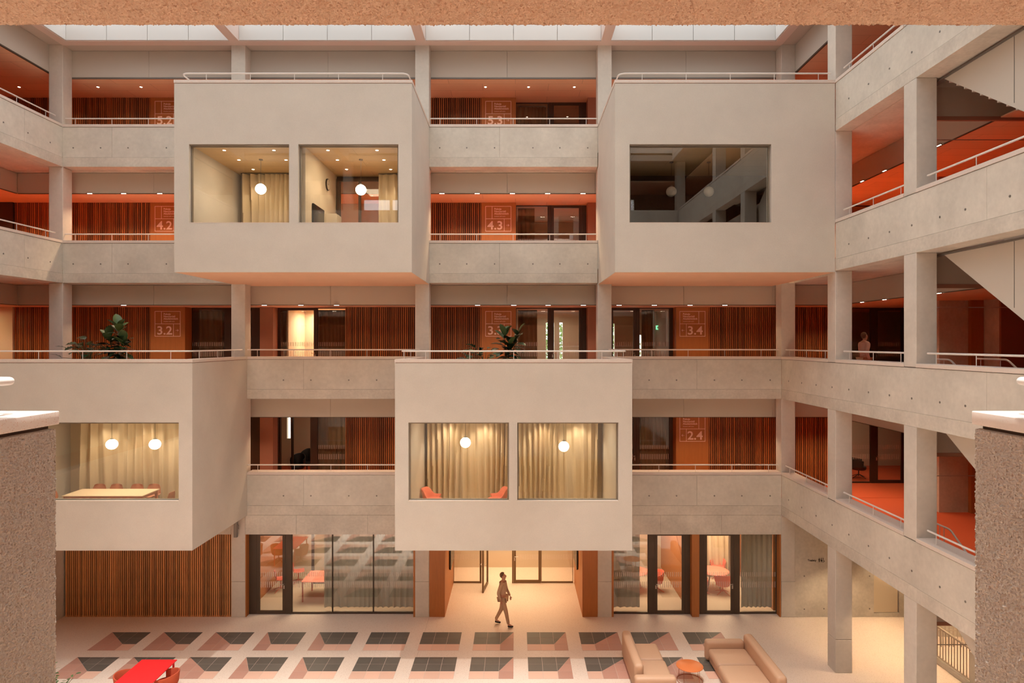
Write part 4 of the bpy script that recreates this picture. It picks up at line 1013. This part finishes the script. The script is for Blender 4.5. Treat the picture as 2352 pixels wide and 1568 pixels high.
for i, px in enumerate((161, 202, 250, 294)): spots.append((PX(px, 19.75), 19.78, math.pi, f'shadowed clay chair on the window side of the meeting table, {["first", "second", "third", "last"][i]} from the near parapet'))
spots.append((-14.35, 20.5, math.pi / 2, 'clay shell chair at the meeting table head beside the curtain edge')); spots.append((-10.95, 20.45, -math.pi / 2, 'shadowed clay chair at the meeting table head under the open wall'))
for i, (x, y, r, lab) in enumerate(spots):
    c = src if i == 0 else dup(src)
    c.location = (x, y, fl); c.rotation_euler = (0, 0, r); c['label'] = lab
# orange armchairs in the central room
def lounge(label, x, y, z, rot):
    o = thing('lounge_armchair', label, 'armchair', (x, y, z), None, rot)
    mb = MB(); A = math.radians(112); n = 24; rows = []
    for i in range(n + 1):
        a = -A + 2 * A * i / n; t = min(1, max(0, (math.cos(a) - .15) / .65)); t = t * t * (3 - 2 * t); top = .52 + .25 * t; c, s_ = math.cos(a), math.sin(a)
        rows.append([(.29 * s_, .27 * c, .30), (.36 * s_, .33 * c, .42), (.40 * s_, .40 * c, top - .03), (.395 * s_, .395 * c, top), (.35 * s_, .355 * c, top), (.32 * s_, .31 * c, top - .05), (.27 * s_, .26 * c, .42)])
    k = 7; vs = [p for r in rows for p in r]
    fs = [(i * k + j, (i + 1) * k + j, (i + 1) * k + j + 1, i * k + j + 1) for i in range(n) for j in range(k - 1)] + [tuple(range(k)), tuple(range(n * k, (n + 1) * k))[::-1]]
    mb.add(vs, fs); obj('shell', mb, M_CORAL, o, local=True, smooth=True)
    obj('seat', MB().lathe([(.26, .30), (.31, .34), (.31, .41), (.27, .44), (.1, .45)], n=24), M_CORAL, o, local=True, smooth=True)
    star(o, .42, M_STEEL, .3)
lounge('orange lounge armchair turned towards the other, under the lit globe', PX(996, 21), 21.0, 4, math.radians(80))
lounge('orange lounge armchair with its back to the partition and wall screen', PX(1140, 21), 21.05, 4, math.radians(-80))
# ground floor rooms
def coral(label, x, y, rot, kind='barrel'):
    o = thing('coral_chair', label, 'chair', (x, y, .006), None, rot)
    if kind == 'barrel': barrel(o, .60, .45, .78, .64, M_CORAL); star(o, .42, M_CORLEG)
    else: shellchair(o, M_CORAL, M_CORLEG, True)
    return o
def gpos(px, py, z=0.006):
    y = (EYE - z) * F / (py - VY); return PX(px, y), y
x, y = gpos(684, 1338); coral('coral shell chair behind the bronze door post, facing the coral table', x + .02, y, math.radians(-70) + math.pi, 's')
x, y = gpos(645, 1356); coral('coral shell chair seen through the bronze door of the coral table room', x, y, math.radians(115), 's')
tx, tyy = PX(712, 23.5), 23.5
o = thing('coral_table', 'coral topped rectangular table behind the glazing', 'table', (-6.4, 24.2, .006))
ya_, yb2 = 23.75, 24.95
obj('table_top', MB().box(PX(691, ya_), -5.2, ya_, yb2, .735, .755), M_CORALT, o, bevel=.004)
for x in (PX(691, ya_) + .05, -5.26):
    for y in (ya_ + .05, yb2 - .05): obj('leg', MB().box(x - .022, x + .022, y - .022, y + .022, .006, .735), M_CORLEG, o)
def roundtable(label, x, y, r, m, lm):
    o = thing('round_table', label, 'table', (x, y, .006))
    obj('table_top', MB().lathe([(r * .97, .715), (r, .725), (r, .735), (r * .985, .74)], n=40), m, o, local=True, smooth=True)
    for i in range(4):
        a = .5 + i * math.pi / 2; obj('leg', MB().cyl((math.cos(a) * r * .6, math.sin(a) * r * .6, 0), (math.cos(a) * r * .3, math.sin(a) * r * .3, .72), .014, 8), lm, o, local=True, smooth=True)
yt = (EYE - .745) * F / (1310 - VY)
roundtable('round coral table half hidden by the passage side curtain', PX(1456, yt), yt, .56, M_CORALT, M_CORLEG)
yt2 = (EYE - .745) * F / (1309.5 - VY)
roundtable('round coral table seen through the second round table room door', PX(1640, yt2), yt2, .56, M_CORALT, M_GREY)
x, y = gpos(1510, 1358); coral('red coral tub chair inside the first round table room door', x - .05, y + .05, math.radians(-75))
x, y = gpos(1660, 1363); coral('coral tub chair in front of the round table, back to the door', x, y, math.radians(-10) + math.pi)
x, y = gpos(1652, 1330); coral('coral tub chair behind the round table, towards the ladder wall', x + .0, y + .15, math.radians(-20))
x, y = gpos(1611, 1360); coral('coral tub chair peeking past the oak pier at the round table', x, y, math.radians(95))
# rounded arch panel on the wood wall and hooks board
o = thing('arch_panel', 'rounded oak panel fixed to the wall inside the first round table room', 'wall panel', (6.1, 24.6, 0))
poly = [(23.5, .02), (25.6, .02), (25.6, 1.9)] + [(25.2 + .4 * math.cos(t), 1.9 + .5 * math.sin(t)) for t in [math.pi * i / 16 for i in range(9)]] + [(23.5, 1.35)]
obj('board', MB().prism(poly, 'x', 6.09, 6.118), M_WOOD, o)
o = thing('hook_board', 'white board with a row of black loops on the room wall', 'rack', (9.05, 25.0, 1.5))
obj('board', MB().box(9.03, 9.06, 24.6, 25.6, .4, 2.2), M_WHITE, o)
for i in range(12):
    z = .55 + i * .13; obj('loop', MB().tube([(9.02, 24.75 + .02 * i, z), (8.96, 24.85 + .02 * i, z + .05), (9.02, 24.98 + .02 * i, z + .03)], .012, 6), M_BLACK, o)
o = thing('whiteboard', 'small white board high on the wall behind the second glazed front', 'board', (6.32, 24.2, 1.9))
obj('board', MB().box(6.31, 6.34, 23.9, 24.5, 1.85, 2.7), M_WHITE, o); obj('screen', MB().box(6.31, 6.36, 23.7, 24.4, .75, 1.5), M_SCREEN, o)
curtain('pale curtain at the back of the second round table room', 7.1, 8.6, 26.4, .05, 2.8, M_CURT, seed=12)
# ------------------------------------------------------------------ sofas, tables and tub chairs on the atrium floor
def rbox(name, x0, x1, y0, y1, z0, z1, m, o, r=.07): return obj(name, MB().box(x0, x1, y0, y1, z0, z1), m, o, bevel=r, seg=5, local=True)
SX0 = 3.16; SYF = 19.75
o = thing('sofa', 'tan leather sofa seen from behind its backrest, near armrest towards the camera', 'sofa', (3.7, 18.5, 0))
def rb(name, x0, x1, y0, y1, z0, z1, r=.09): return obj(name, MB().box(x0, x1, y0, y1, z0, z1), M_SOFA, o, bevel=r, seg=5)
rb('backrest', 3.20, 3.46, 17.55, 19.72, .03, .80, .10)
rb('base', 3.42, 4.22, 17.50, 19.62, .03, .22, .04); rb('seat_cushion', 3.44, 4.24, 18.62, 19.64, .20, .44); rb('seat_cushion', 3.44, 4.26, 17.52, 18.61, .20, .44)
rb('armrest', 3.16, 4.27, 17.24, 17.51, .03, .60, .09)
o = thing('sofa', 'tan leather sofa facing the round orange table, far armrest by the tiles', 'sofa', (6.3, 18.4, 0))
rb('backrest', 6.78, 7.06, 16.9, 19.50, .03, .80, .10)
rb('base', 5.72, 6.8, 17.0, 19.30, .03, .22, .04); rb('seat_cushion', 5.68, 6.80, 18.32, 19.30, .20, .44); rb('seat_cushion', 5.66, 6.80, 17.28, 18.31, .20, .44); rb('seat_cushion', 5.66, 6.80, 16.9, 17.27, .20, .44)
rb('armrest', 5.64, 6.79, 19.31, 19.58, .03, .62, .09)
cx, cyy = PX(1584, 18.28), 18.28
o = thing('coffee_table', 'round orange coffee table on thin wire legs between the sofas', 'table', (cx, cyy, 0))
obj('table_top', MB().lathe([(.36, .405), (.37, .41), (.37, .42), (.362, .425)], n=40), M_ORT, o, local=True, smooth=True)
for a in (.6, 2.3, 4.0, 5.3): obj('leg', MB().cyl((.35 * math.cos(a), .35 * math.sin(a), .01), (.35 * math.cos(a), .35 * math.sin(a), .41), .007, 6), M_ORLEG, o, local=True)
obj('base_ring', MB().tube([(.35 * math.cos(t), .35 * math.sin(t), .012) for t in [2 * math.pi * i / 36 for i in range(36)]], .008, 6, closed=True), M_ORLEG, o, local=True)
xa, xb, yt, zt = PX(326, 17.97), PX(407, 17.97), 17.97, .74
o = thing('red_table', 'bright red rectangular table with rust tub chairs', 'table', ((xa + xb) / 2, 17, 0))
obj('table_top', MB().box(xa, xb, 16.2, yt, zt - .025, zt), M_REDT, o, bevel=.004)
for x in (xa + .06, xb - .06):
    for y in (16.3, yt - .08): obj('leg', MB().box(x - .02, x + .02, y - .02, y + .02, 0, zt - .025), M_REDT, o)
for i, (x, y, rr, lab) in enumerate(((xa + .02, 17.28, 90, 'rust tub chair at the red table, on the side of the leafy plant'), (xb + .02, 17.35, -90, 'rust tub chair at the red table, on the side towards the sofas'))):
    o = thing('tub_chair', lab, 'chair', (x, y, 0), None, math.radians(rr)); barrel(o, .66, .44, .72, .62, M_RUST); star(o, .42, M_ORLEG)

# ------------------------------------------------------------------ plants
def leafmesh(L, W, fold=.25, droop=.3, lobes=0):
    m = MB(); n = 8; vs = []
    for i in range(n + 1):
        t = i / n; w = W * (math.sin(math.pi * min(1, t ** .8 * .97 + .03)) ** .75) * (.75 + .5 * t)
        if lobes and i % 2 and 1 < i < n: w *= .45
        y = L * t; z = -droop * L * t * t + .12 * L * t
        vs += [(-w, y, z + fold * w), (0, y, z), (w, y, z + fold * w)]
    fs = []
    for i in range(n):
        b = 3 * i; fs += [(b, b + 1, b + 4, b + 3), (b + 1, b + 2, b + 5, b + 4)]
    m.add(vs, fs); return m
LF = [leafmesh(.40, .12, .3, .25).mesh('leaf', M_LEAF, True), leafmesh(.36, .11, .2, .55).mesh('leaf', M_LEAF, True), leafmesh(.38, .12, .35, .05).mesh('leaf', M_LEAFL, True)]
LM = [leafmesh(.30, .12, .1, .5, 1).mesh('leaf', M_LEAF, True), leafmesh(.26, .11, .15, .3, 1).mesh('leaf', M_LEAFL, True)]
def fig(label, x, y, z, stems, seed):
    r = random.Random(seed); o = thing('fiddle_leaf_fig', label, 'plant', (x, y, z))
    obj('pot', MB().lathe([(.15, 0), (.19, .02), (.21, .36), (.19, .36), (.18, .32)], n=20), M_POT, o, local=True, smooth=True)
    for (dx, dy, h) in stems:
        obj('stem', MB().tube([(0, 0, .30), (dx * .4, dy * .4, .3 + (h - .3) * .5), (dx, dy, h)], [.016, .012, .007], 6), M_STEM, o, local=True, smooth=True)
        k = int((h - .55) / .042)
        for i in range(k):
            t = i / max(1, k - 1); hz = .62 + (h - .62) * t; f = (hz - .3) / (h - .3); a = i * 2.4 + r.uniform(-.4, .4) + seed
            tilt = math.radians(-8 + 62 * t ** 2.2 + r.uniform(-14, 14))
            put('leaf', LF[2 if (t > .8 and r.random() < .55) else r.randint(0, 1)], o, True, (dx * f, dy * f, hz), (tilt, r.uniform(-.3, .3), a), [r.uniform(.85, 1.15)] * 3)
def monstera(label, x, y, z, n, spread_, h, seed):
    r = random.Random(seed); o = thing('monstera', label, 'plant', (x, y, z))
    obj('pot', MB().lathe([(.15, 0), (.19, .02), (.21, .32), (.19, .32), (.18, .28)], n=20), M_POT, o, local=True, smooth=True)
    for i in range(n):
        a = i * 2.4 + r.uniform(-.4, .4); q = r.uniform(.25, 1) * spread_; hz = h * (1 - .45 * q / spread_) + r.uniform(-.1, .08)
        tip = Vector((math.cos(a) * q, math.sin(a) * q * .7, hz))
        obj('stalk', MB().tube([(0, 0, .28), tuple(tip * .5 + Vector((0, 0, .28 + hz * .18))), tuple(tip)], .006, 5), M_LEAF, o, local=True)
        put('leaf', LM[0 if r.random() < .6 else 1], o, True, tuple(tip), (math.radians(r.uniform(-5, 40)), r.uniform(-.4, .4), a - math.pi / 2 + r.uniform(-.4, .4)), [r.uniform(.8, 1.2)] * 3)
fig('dark fiddle leaf fig standing above the meeting table room', PX(270, 20.4), 20.4, 8, [(.04, 0, 1.98), (-.30, .08, 1.62), (.26, -.08, 1.5)], 3)
monstera('monstera with split leaves beside the fig above the table room', PX(200, 20.3), 20.3, 8, 34, .80, 1.68, 4)
fig('fiddle leaf fig standing above the central armchair room', PX(1165, 20.2), 20.2, 8, [(-.10, 0, 1.76), (.32, .03, 1.72), (.08, -.08, 1.4)], 5)
monstera('monstera with split leaves above the central armchair room', PX(1112, 20.0), 20.0, 8, 34, .85, 1.45, 6)
x, y = gpos(126, 1652)
o = thing('leafy_plant', 'thin branched green plant standing by the near roughcast parapet', 'plant', (x, y, 0))
obj('pot', MB().lathe([(.18, 0), (.22, .02), (.24, .45), (.22, .45)], n=20), M_POT, o, local=True, smooth=True)
r_ = random.Random(5); LS = leafmesh(.12, .03, .2, .2).mesh('leaf', M_LEAFL, True)
for i in range(16):
    a = r_.uniform(0, 6.28); d = r_.uniform(.15, .52); h = r_.uniform(.8, 1.35)
    obj('twig', MB().tube([(0, 0, .42), (math.cos(a) * d * .4, math.sin(a) * d * .4, h * .7), (math.cos(a) * d, math.sin(a) * d, h)], [.008, .006, .003], 5), M_STEM, o, local=True)
    for k in range(7):
        t = .45 + .55 * k / 6; put('leaf', LS, o, True, (math.cos(a) * d * t * t, math.sin(a) * d * t * t, .42 + (h - .42) * t), (r_.uniform(-.2, .6), r_.uniform(-.5, .5), r_.uniform(0, 6.28)))

# ------------------------------------------------------------------ small fittings
o = thing('column_speaker', 'slim grey column speaker on a bracket by the lintel', 'speaker', (PX(545, YB), YB - .12, PZ(1231, YB)))
obj('cabinet', MB().box(-.055, .055, -.05, .05, 0, .62), M_GREY, o, local=True, bevel=.01)
obj('bracket', MB().box(.055, .10, -.02, .02, .28, .42).box(-.03, .03, .05, .12, .3, .4), M_GREY, o, local=True)
o = thing('wall_clock', 'round dark rimmed clock on the upper room partition', 'clock', (-6.13, 21.25, PZ(424, 21.25)))
mb = MB().tube([(0, 0, 0), (.045, 0, 0)], .19, 28); obj('case', mb, M_BLACK, o, local=True, smooth=True)
obj('dial', MB().tube([(.045, 0, 0), (.048, 0, 0)], .165, 28), M_PALE, o, local=True)
obj('hand', MB().box(.048, .052, -.006, .006, -.02, .13).box(.048, .052, -.10, .02, -.006, .006), M_BLACK, o, local=True)
yw = 20.3
o = thing('wall_screen', 'dark wall screen below the clock in the upper room', 'screen', (-6.13, yw, 12.9))
obj('display', MB().box(.01, .06, -.65, .45, -.15, .75), M_SCREEN, o, local=True, bevel=.006)
obj('rim', MB().wall(-.0, .01, 0, .01, 0, .01), M_BLACK, o, local=True)
o = thing('cupboard', 'pale cupboard edge standing under the clock', 'cupboard', (-5.95, 21.35, 12))
obj('carcass', MB().box(-.17, .17, -.30, .30, 0, 1.62), M_PALE, o, local=True); obj('door', MB().box(.17, .185, -.29, .29, .05, 1.6), M_PALE, o, local=True)
o = thing('glazed_screen', 'dark framed glazed door wall behind the clock room pendant', 'glazing', (-5.3, 22.3, 12))
fr = obj('panel_frame', MB().wall(-6.1, -4.58, 12, 15.05, 22.28, 22.36, [(-6.02, -5.36, 12.1, 14.96), (-5.28, -4.66, 12.1, 14.96)]), M_FRAME, o)
for a, b in ((-6.02, -5.36), (-5.28, -4.66)): obj('pane', MB().box(a, b, 22.31, 22.315, 12.1, 14.96), M_GLASS, fr)
o = thing('wall_screen', 'thin dark screen edge on the partition of the central room', 'screen', (.06, 19.3, 5.7))
obj('display', MB().box(.012, .05, -.3, .8, -.42, .42), M_SCREEN, o, local=True); obj('mount', MB().box(0, .012, 0, .4, -.15, .15), M_BLACK, o, local=True)
# toilets sign
ss = thing('toilets_sign', 'small black Toalety lettering with figures on the concrete wall', 'sign', (PX(1856, YB), YB + .02, PZ(1290, YB)))
sy = YB + .017
text('Toalety', .098, (PX(1855.5, YB), sy, PZ(1289, YB)), M_INK, ss, bold=.002)
def fx(px): return PX(px, YB)
zi = PZ(1286, YB)
fm = MB().prism([(fx(1882.2) + dx, zi + dz) for dx, dz in ((-.03, .035), (.03, .035), (.018, -.02), (.014, -.075), (-.014, -.075), (-.018, -.02))], 'y', sy, sy + .002); fm.ball((fx(1882.2), sy, zi + .055), .014, 8, 6)
obj('figure', fm, M_INK, ss)
fm = MB().prism([(fx(1887) + dx, zi + dz) for dx, dz in ((0, .04), (.03, -.02), (.012, -.03), (.01, -.075), (-.01, -.075), (-.012, -.03), (-.03, -.02))], 'y', sy, sy + .002); fm.ball((fx(1887), sy, zi + .055), .014, 8, 6)
obj('figure', fm, M_INK, ss)
fm = MB().tube([(fx(1892) - .015 + .034 * math.cos(t), sy, zi - .04 + .034 * math.sin(t)) for t in [math.radians(120 + 22 * i) for i in range(12)]], .006, 5)
fm.tube([(fx(1892) - .015, sy, zi + .05), (fx(1892) - .012, sy, zi - .015), (fx(1892) + .02, sy, zi - .02), (fx(1892) + .035, sy, zi - .06)], .007, 5); fm.ball((fx(1892) - .015, sy, zi + .062), .012, 8, 6)
obj('figure', fm, M_INK, ss)
# desks and chairs glimpsed behind the corridor glass
o = thing('office_chair', 'black office chair inside the open second storey doorway', 'chair', (PX(684, 26.6), 26.6, 4)); barrel(o, .60, .46, .92, .68, M_BLACK); star(o, .44, M_BLACK)
o = thing('office_chair', 'second black chair deeper inside the open second storey doorway', 'chair', (PX(705, 27.3), 27.3, 4)); barrel(o, .60, .46, 1.0, .68, M_BLACK); star(o, .44, M_BLACK)
o = thing('swivel_chair', 'dark tub chair behind the glass at the end of the red carpet', 'chair', (PX(1972, 26.4), 26.4, 4), None, 1.2); barrel(o, .66, .46, .80, .70, M_BLACK); star(o, .44, M_BLACK)
o = thing('wood_desk', 'pale wooden desk glimpsed behind the third storey glazing', 'desk', (PX(1225, 27.5), 27.5, 8)); obj('table_top', MB().box(-.5, 1.2, -.35, .35, .72, .75), M_WOODL, o, local=True); obj('pedestal', MB().box(-.5, -.1, -.3, .3, 0, .72), M_WOODL, o, local=True); obj('leg', MB().box(1.14, 1.18, -.3, .3, 0, .72), M_WOODL, o, local=True)

# trees outside the far windows
for k, (x, z0) in enumerate(((1.75, 3.0), (4.6, 3.0))):
    o = thing('garden_tree', ['pale green tree seen through the window behind the fig', 'pale green tree seen through the window near the exit sign'][k], 'tree', (x, 33.5, 0))
    obj('trunk', MB().cyl((0, 0, 0), (0, 0, 8.5), .15, 8), M_STEM, o, local=True)
    rr = random.Random(k); m = MB()
    for i in range(2600):
        c = Vector((rr.gauss(0, .9), rr.gauss(0, .8), rr.gauss(9.3, 1.1))); s_ = rr.uniform(.05, .12); u = Vector((rr.uniform(-1, 1), rr.uniform(-1, 1), rr.uniform(-1, 1))).normalized(); v = u.cross(Vector((.3, .5, .8))).normalized()
        m.add([c - u * s_, c - v * s_ * .6, c + u * s_, c + v * s_ * .6], [(0, 1, 2, 3)])
    q = obj('foliage', m, mat('tree_leaves', (.25, .36, .14), .7), o, local=True); q['kind'] = 'stuff'
# ------------------------------------------------------------------ people
def body(name, joints, bones, m, parent, lvl=2):
    import bmesh
    bm = bmesh.new(); sk = bm.verts.layers.skin.verify(); V = {}
    for k, (p, r) in joints.items():
        v = bm.verts.new(p); V[k] = v; v[sk].radius = (r, r) if not isinstance(r, tuple) else r
    bm.verts.ensure_lookup_table()
    first = next(iter(joints)); V[first][sk].use_root = True
    for a, b in bones: bm.edges.new((V[a], V[b]))
    me = bpy.data.meshes.new(name); bm.to_mesh(me); bm.free(); me.materials.append(m)
    o = put(name, me, parent, True)
    s = o.modifiers.new('skin', 'SKIN'); s.use_smooth_shade = True
    o.modifiers.new('smooth', 'SUBSURF').levels = lvl; o.modifiers['smooth'].render_levels = lvl
    return o
def hand(o, wrist, dirv, side_, m):
    w = Vector(wrist); d = Vector(dirv).normalized(); s = Vector(side_).normalized()
    J = {'palm': (tuple(w + d * .045), (.030, .018)), 'wrist': (tuple(w), .022)}; B = [('palm', 'wrist')]
    for i, L in enumerate((.062, .072, .068, .052)):
        off = s * (-.027 + .018 * i); b0 = w + d * .075 + off * .8
        J[f'k{i}'] = (tuple(b0), .0095); J[f'm{i}'] = (tuple(b0 + d * L * .55 + Vector((0, .006, 0))), .0085); J[f't{i}'] = (tuple(b0 + d * L + Vector((0, .02, 0))), .007)
        B += [('palm', f'k{i}'), (f'k{i}', f'm{i}'), (f'm{i}', f't{i}')]
    J['th0'] = (tuple(w + d * .03 - s * .034), .011); J['th1'] = (tuple(w + d * .065 - s * .055), .009); B += [('palm', 'th0'), ('th0', 'th1')]
    return body('hand', J, B, m, o, 1)
def person(label, loc, rot, shirt, trousers, stride=.26, shirt_label=None):
    o = thing('person', label, 'person', loc, None, rot); s = stride
    # body faces -Y, one continuous skin
    hipz, kz = .92, .50
    J = {'pelvis': ((0, 0, .97), (.150, .105)), 'waist': ((0, 0, 1.12), (.135, .095)), 'chest': ((0, -.01, 1.32), (.165, .11)), 'neck0': ((0, 0, 1.47), (.07, .065)), 'neck': ((0, -.01, 1.52), .052), 'jaw': ((0, -.035, 1.585), (.062, .072)), 'head': ((0, -.02, 1.66), (.075, .092)), 'crown': ((0, -.01, 1.72), (.06, .075))}
    B = [('pelvis', 'waist'), ('waist', 'chest'), ('chest', 'neck0'), ('neck0', 'neck'), ('neck', 'jaw'), ('jaw', 'head'), ('head', 'crown')]
    for sg, k, f in ((-1, 'l', 1), (1, 'r', -1)):
        J[f'hip{k}'] = ((sg * .09, 0, hipz), .095); J[f'knee{k}'] = ((sg * .095, -f * s * .42 - .03, kz), .060); J[f'ank{k}'] = ((sg * .095, -f * s * .85 + (.0 if f > 0 else .06), .10 if f > 0 else .13), .040)
        J[f'toe{k}'] = ((sg * .10, -f * s * .85 - .15 + (.0 if f > 0 else .05), .035), (.042, .030))
        J[f'sh{k}'] = ((sg * .185, 0, 1.42), .060); J[f'el{k}'] = ((sg * .235, f * s * .30 + .02, 1.14), .044); J[f'wr{k}'] = ((sg * .235, f * s * .35 - .10, .92), .028)
        B += [('pelvis', f'hip{k}'), (f'hip{k}', f'knee{k}'), (f'knee{k}', f'ank{k}'), (f'ank{k}', f'toe{k}'), ('neck0', f'sh{k}'), (f'sh{k}', f'el{k}'), (f'el{k}', f'wr{k}')]
    b = body('body', J, B, M_SKIN, o)
    # clothes follow the body, a little wider
    jj = {k: (p, tuple(q + .014 for q in r) if isinstance(r, tuple) else r + .013) for k, (p, r) in J.items()}
    T = {k: jj[k] for k in ('chest', 'waist', 'pelvis', 'neck0', 'shl', 'shr', 'ell', 'elr', 'wrl', 'wrr')}
    for k in ('wrl', 'wrr'): p = Vector(T[k][0]); e = Vector(T['el' + k[2]][0]); T[k] = (tuple(p + (e - p) * .12), .038)
    T['neck0'] = ((0, 0, 1.455), (.085, .078))
    body('shirt', T, [('chest', 'waist'), ('waist', 'pelvis'), ('chest', 'neck0'), ('neck0', 'shl'), ('neck0', 'shr'), ('shl', 'ell'), ('shr', 'elr'), ('ell', 'wrl'), ('elr', 'wrr')], shirt, o)
    T = {k: jj[k] for k in ('pelvis', 'hipl', 'hipr', 'kneel', 'kneer', 'ankl', 'ankr')}
    body('trousers', T, [('pelvis', 'hipl'), ('pelvis', 'hipr'), ('hipl', 'kneel'), ('hipr', 'kneer'), ('kneel', 'ankl'), ('kneer', 'ankr')], trousers, o)
    for k in 'lr':
        a, t = Vector(J['ank' + k][0]), Vector(J['toe' + k][0])
        body('shoe', {'heel': (tuple(a + Vector((0, .03, -.055))), .042), 'mid': (tuple((a + t) / 2 + Vector((0, 0, -.02))), (.05, .04)), 'tip': (tuple(t + Vector((0, -.02, .008))), (.045, .032))}, [('heel', 'mid'), ('mid', 'tip')], M_BLACK, o, 1)
        w = J['wr' + k][0]; hand(o, w, (0, -.15, -1), (0, 1, 0) if k == 'l' else (0, 1, 0), M_SKIN)
    hair = MB().ball((0, .012, 1.685), .098, 18, 12, 1.05); vs = [(x, y, z) for x, y, z in hair.v]
    hair.v = [(x * .92, y if y > -.03 else -.03 - (y + .03) * .2, z if not (y < .0 and z < 1.70) else 1.70) for x, y, z in vs]
    obj('hair', hair, M_HAIR, o, local=True, smooth=True)
    fm = MB()
    obj('nose', MB().prism([(-.128, 1.632), (-.108, 1.632), (-.108, 1.672)], 'x', -.012, .012), M_SKIN, o, local=True)
    for sx in (-1, 1):
        obj('eye', MB().ball((sx * .030, -.104, 1.668), .011, 10, 6), M_BLACK, o, local=True)
        obj('ear', MB().ball((sx * .078, -.01, 1.645), .024, 8, 6, 1.4), M_SKIN, o, local=True)
    obj('mouth', MB().box(-.022, .022, -.113, -.103, 1.600, 1.607), mat('lips', (.38, .14, .11), .5), o, local=True)
    return o
x, y = gpos(1155, 1436, 0)
person('person in taupe clothes walking across the entrance passage', (x, y, 0), math.radians(75), M_CLOTH, M_CLOTH2)
person('person in a pale shirt passing along the third storey stair gallery', (PX(1985, 20.3), 20.3, 8), math.radians(100), M_CLOTHP, M_CLOTH2)
# ------------------------------------------------------------------ lettering becomes plain mesh
_dg = bpy.context.evaluated_depsgraph_get()
for o, par in TEXTS:
    me = bpy.data.meshes.new_from_object(o.evaluated_get(_dg)); nm = o.name.split('.')[0]
    me.materials.clear(); me.materials.append(o.data.materials[0])
    mw = Matrix.LocRotScale(o.location, o.rotation_euler, o.scale); me.transform(mw)
    cu = o.data; bpy.data.objects.remove(o); bpy.data.curves.remove(cu)
    put(nm, me, par)
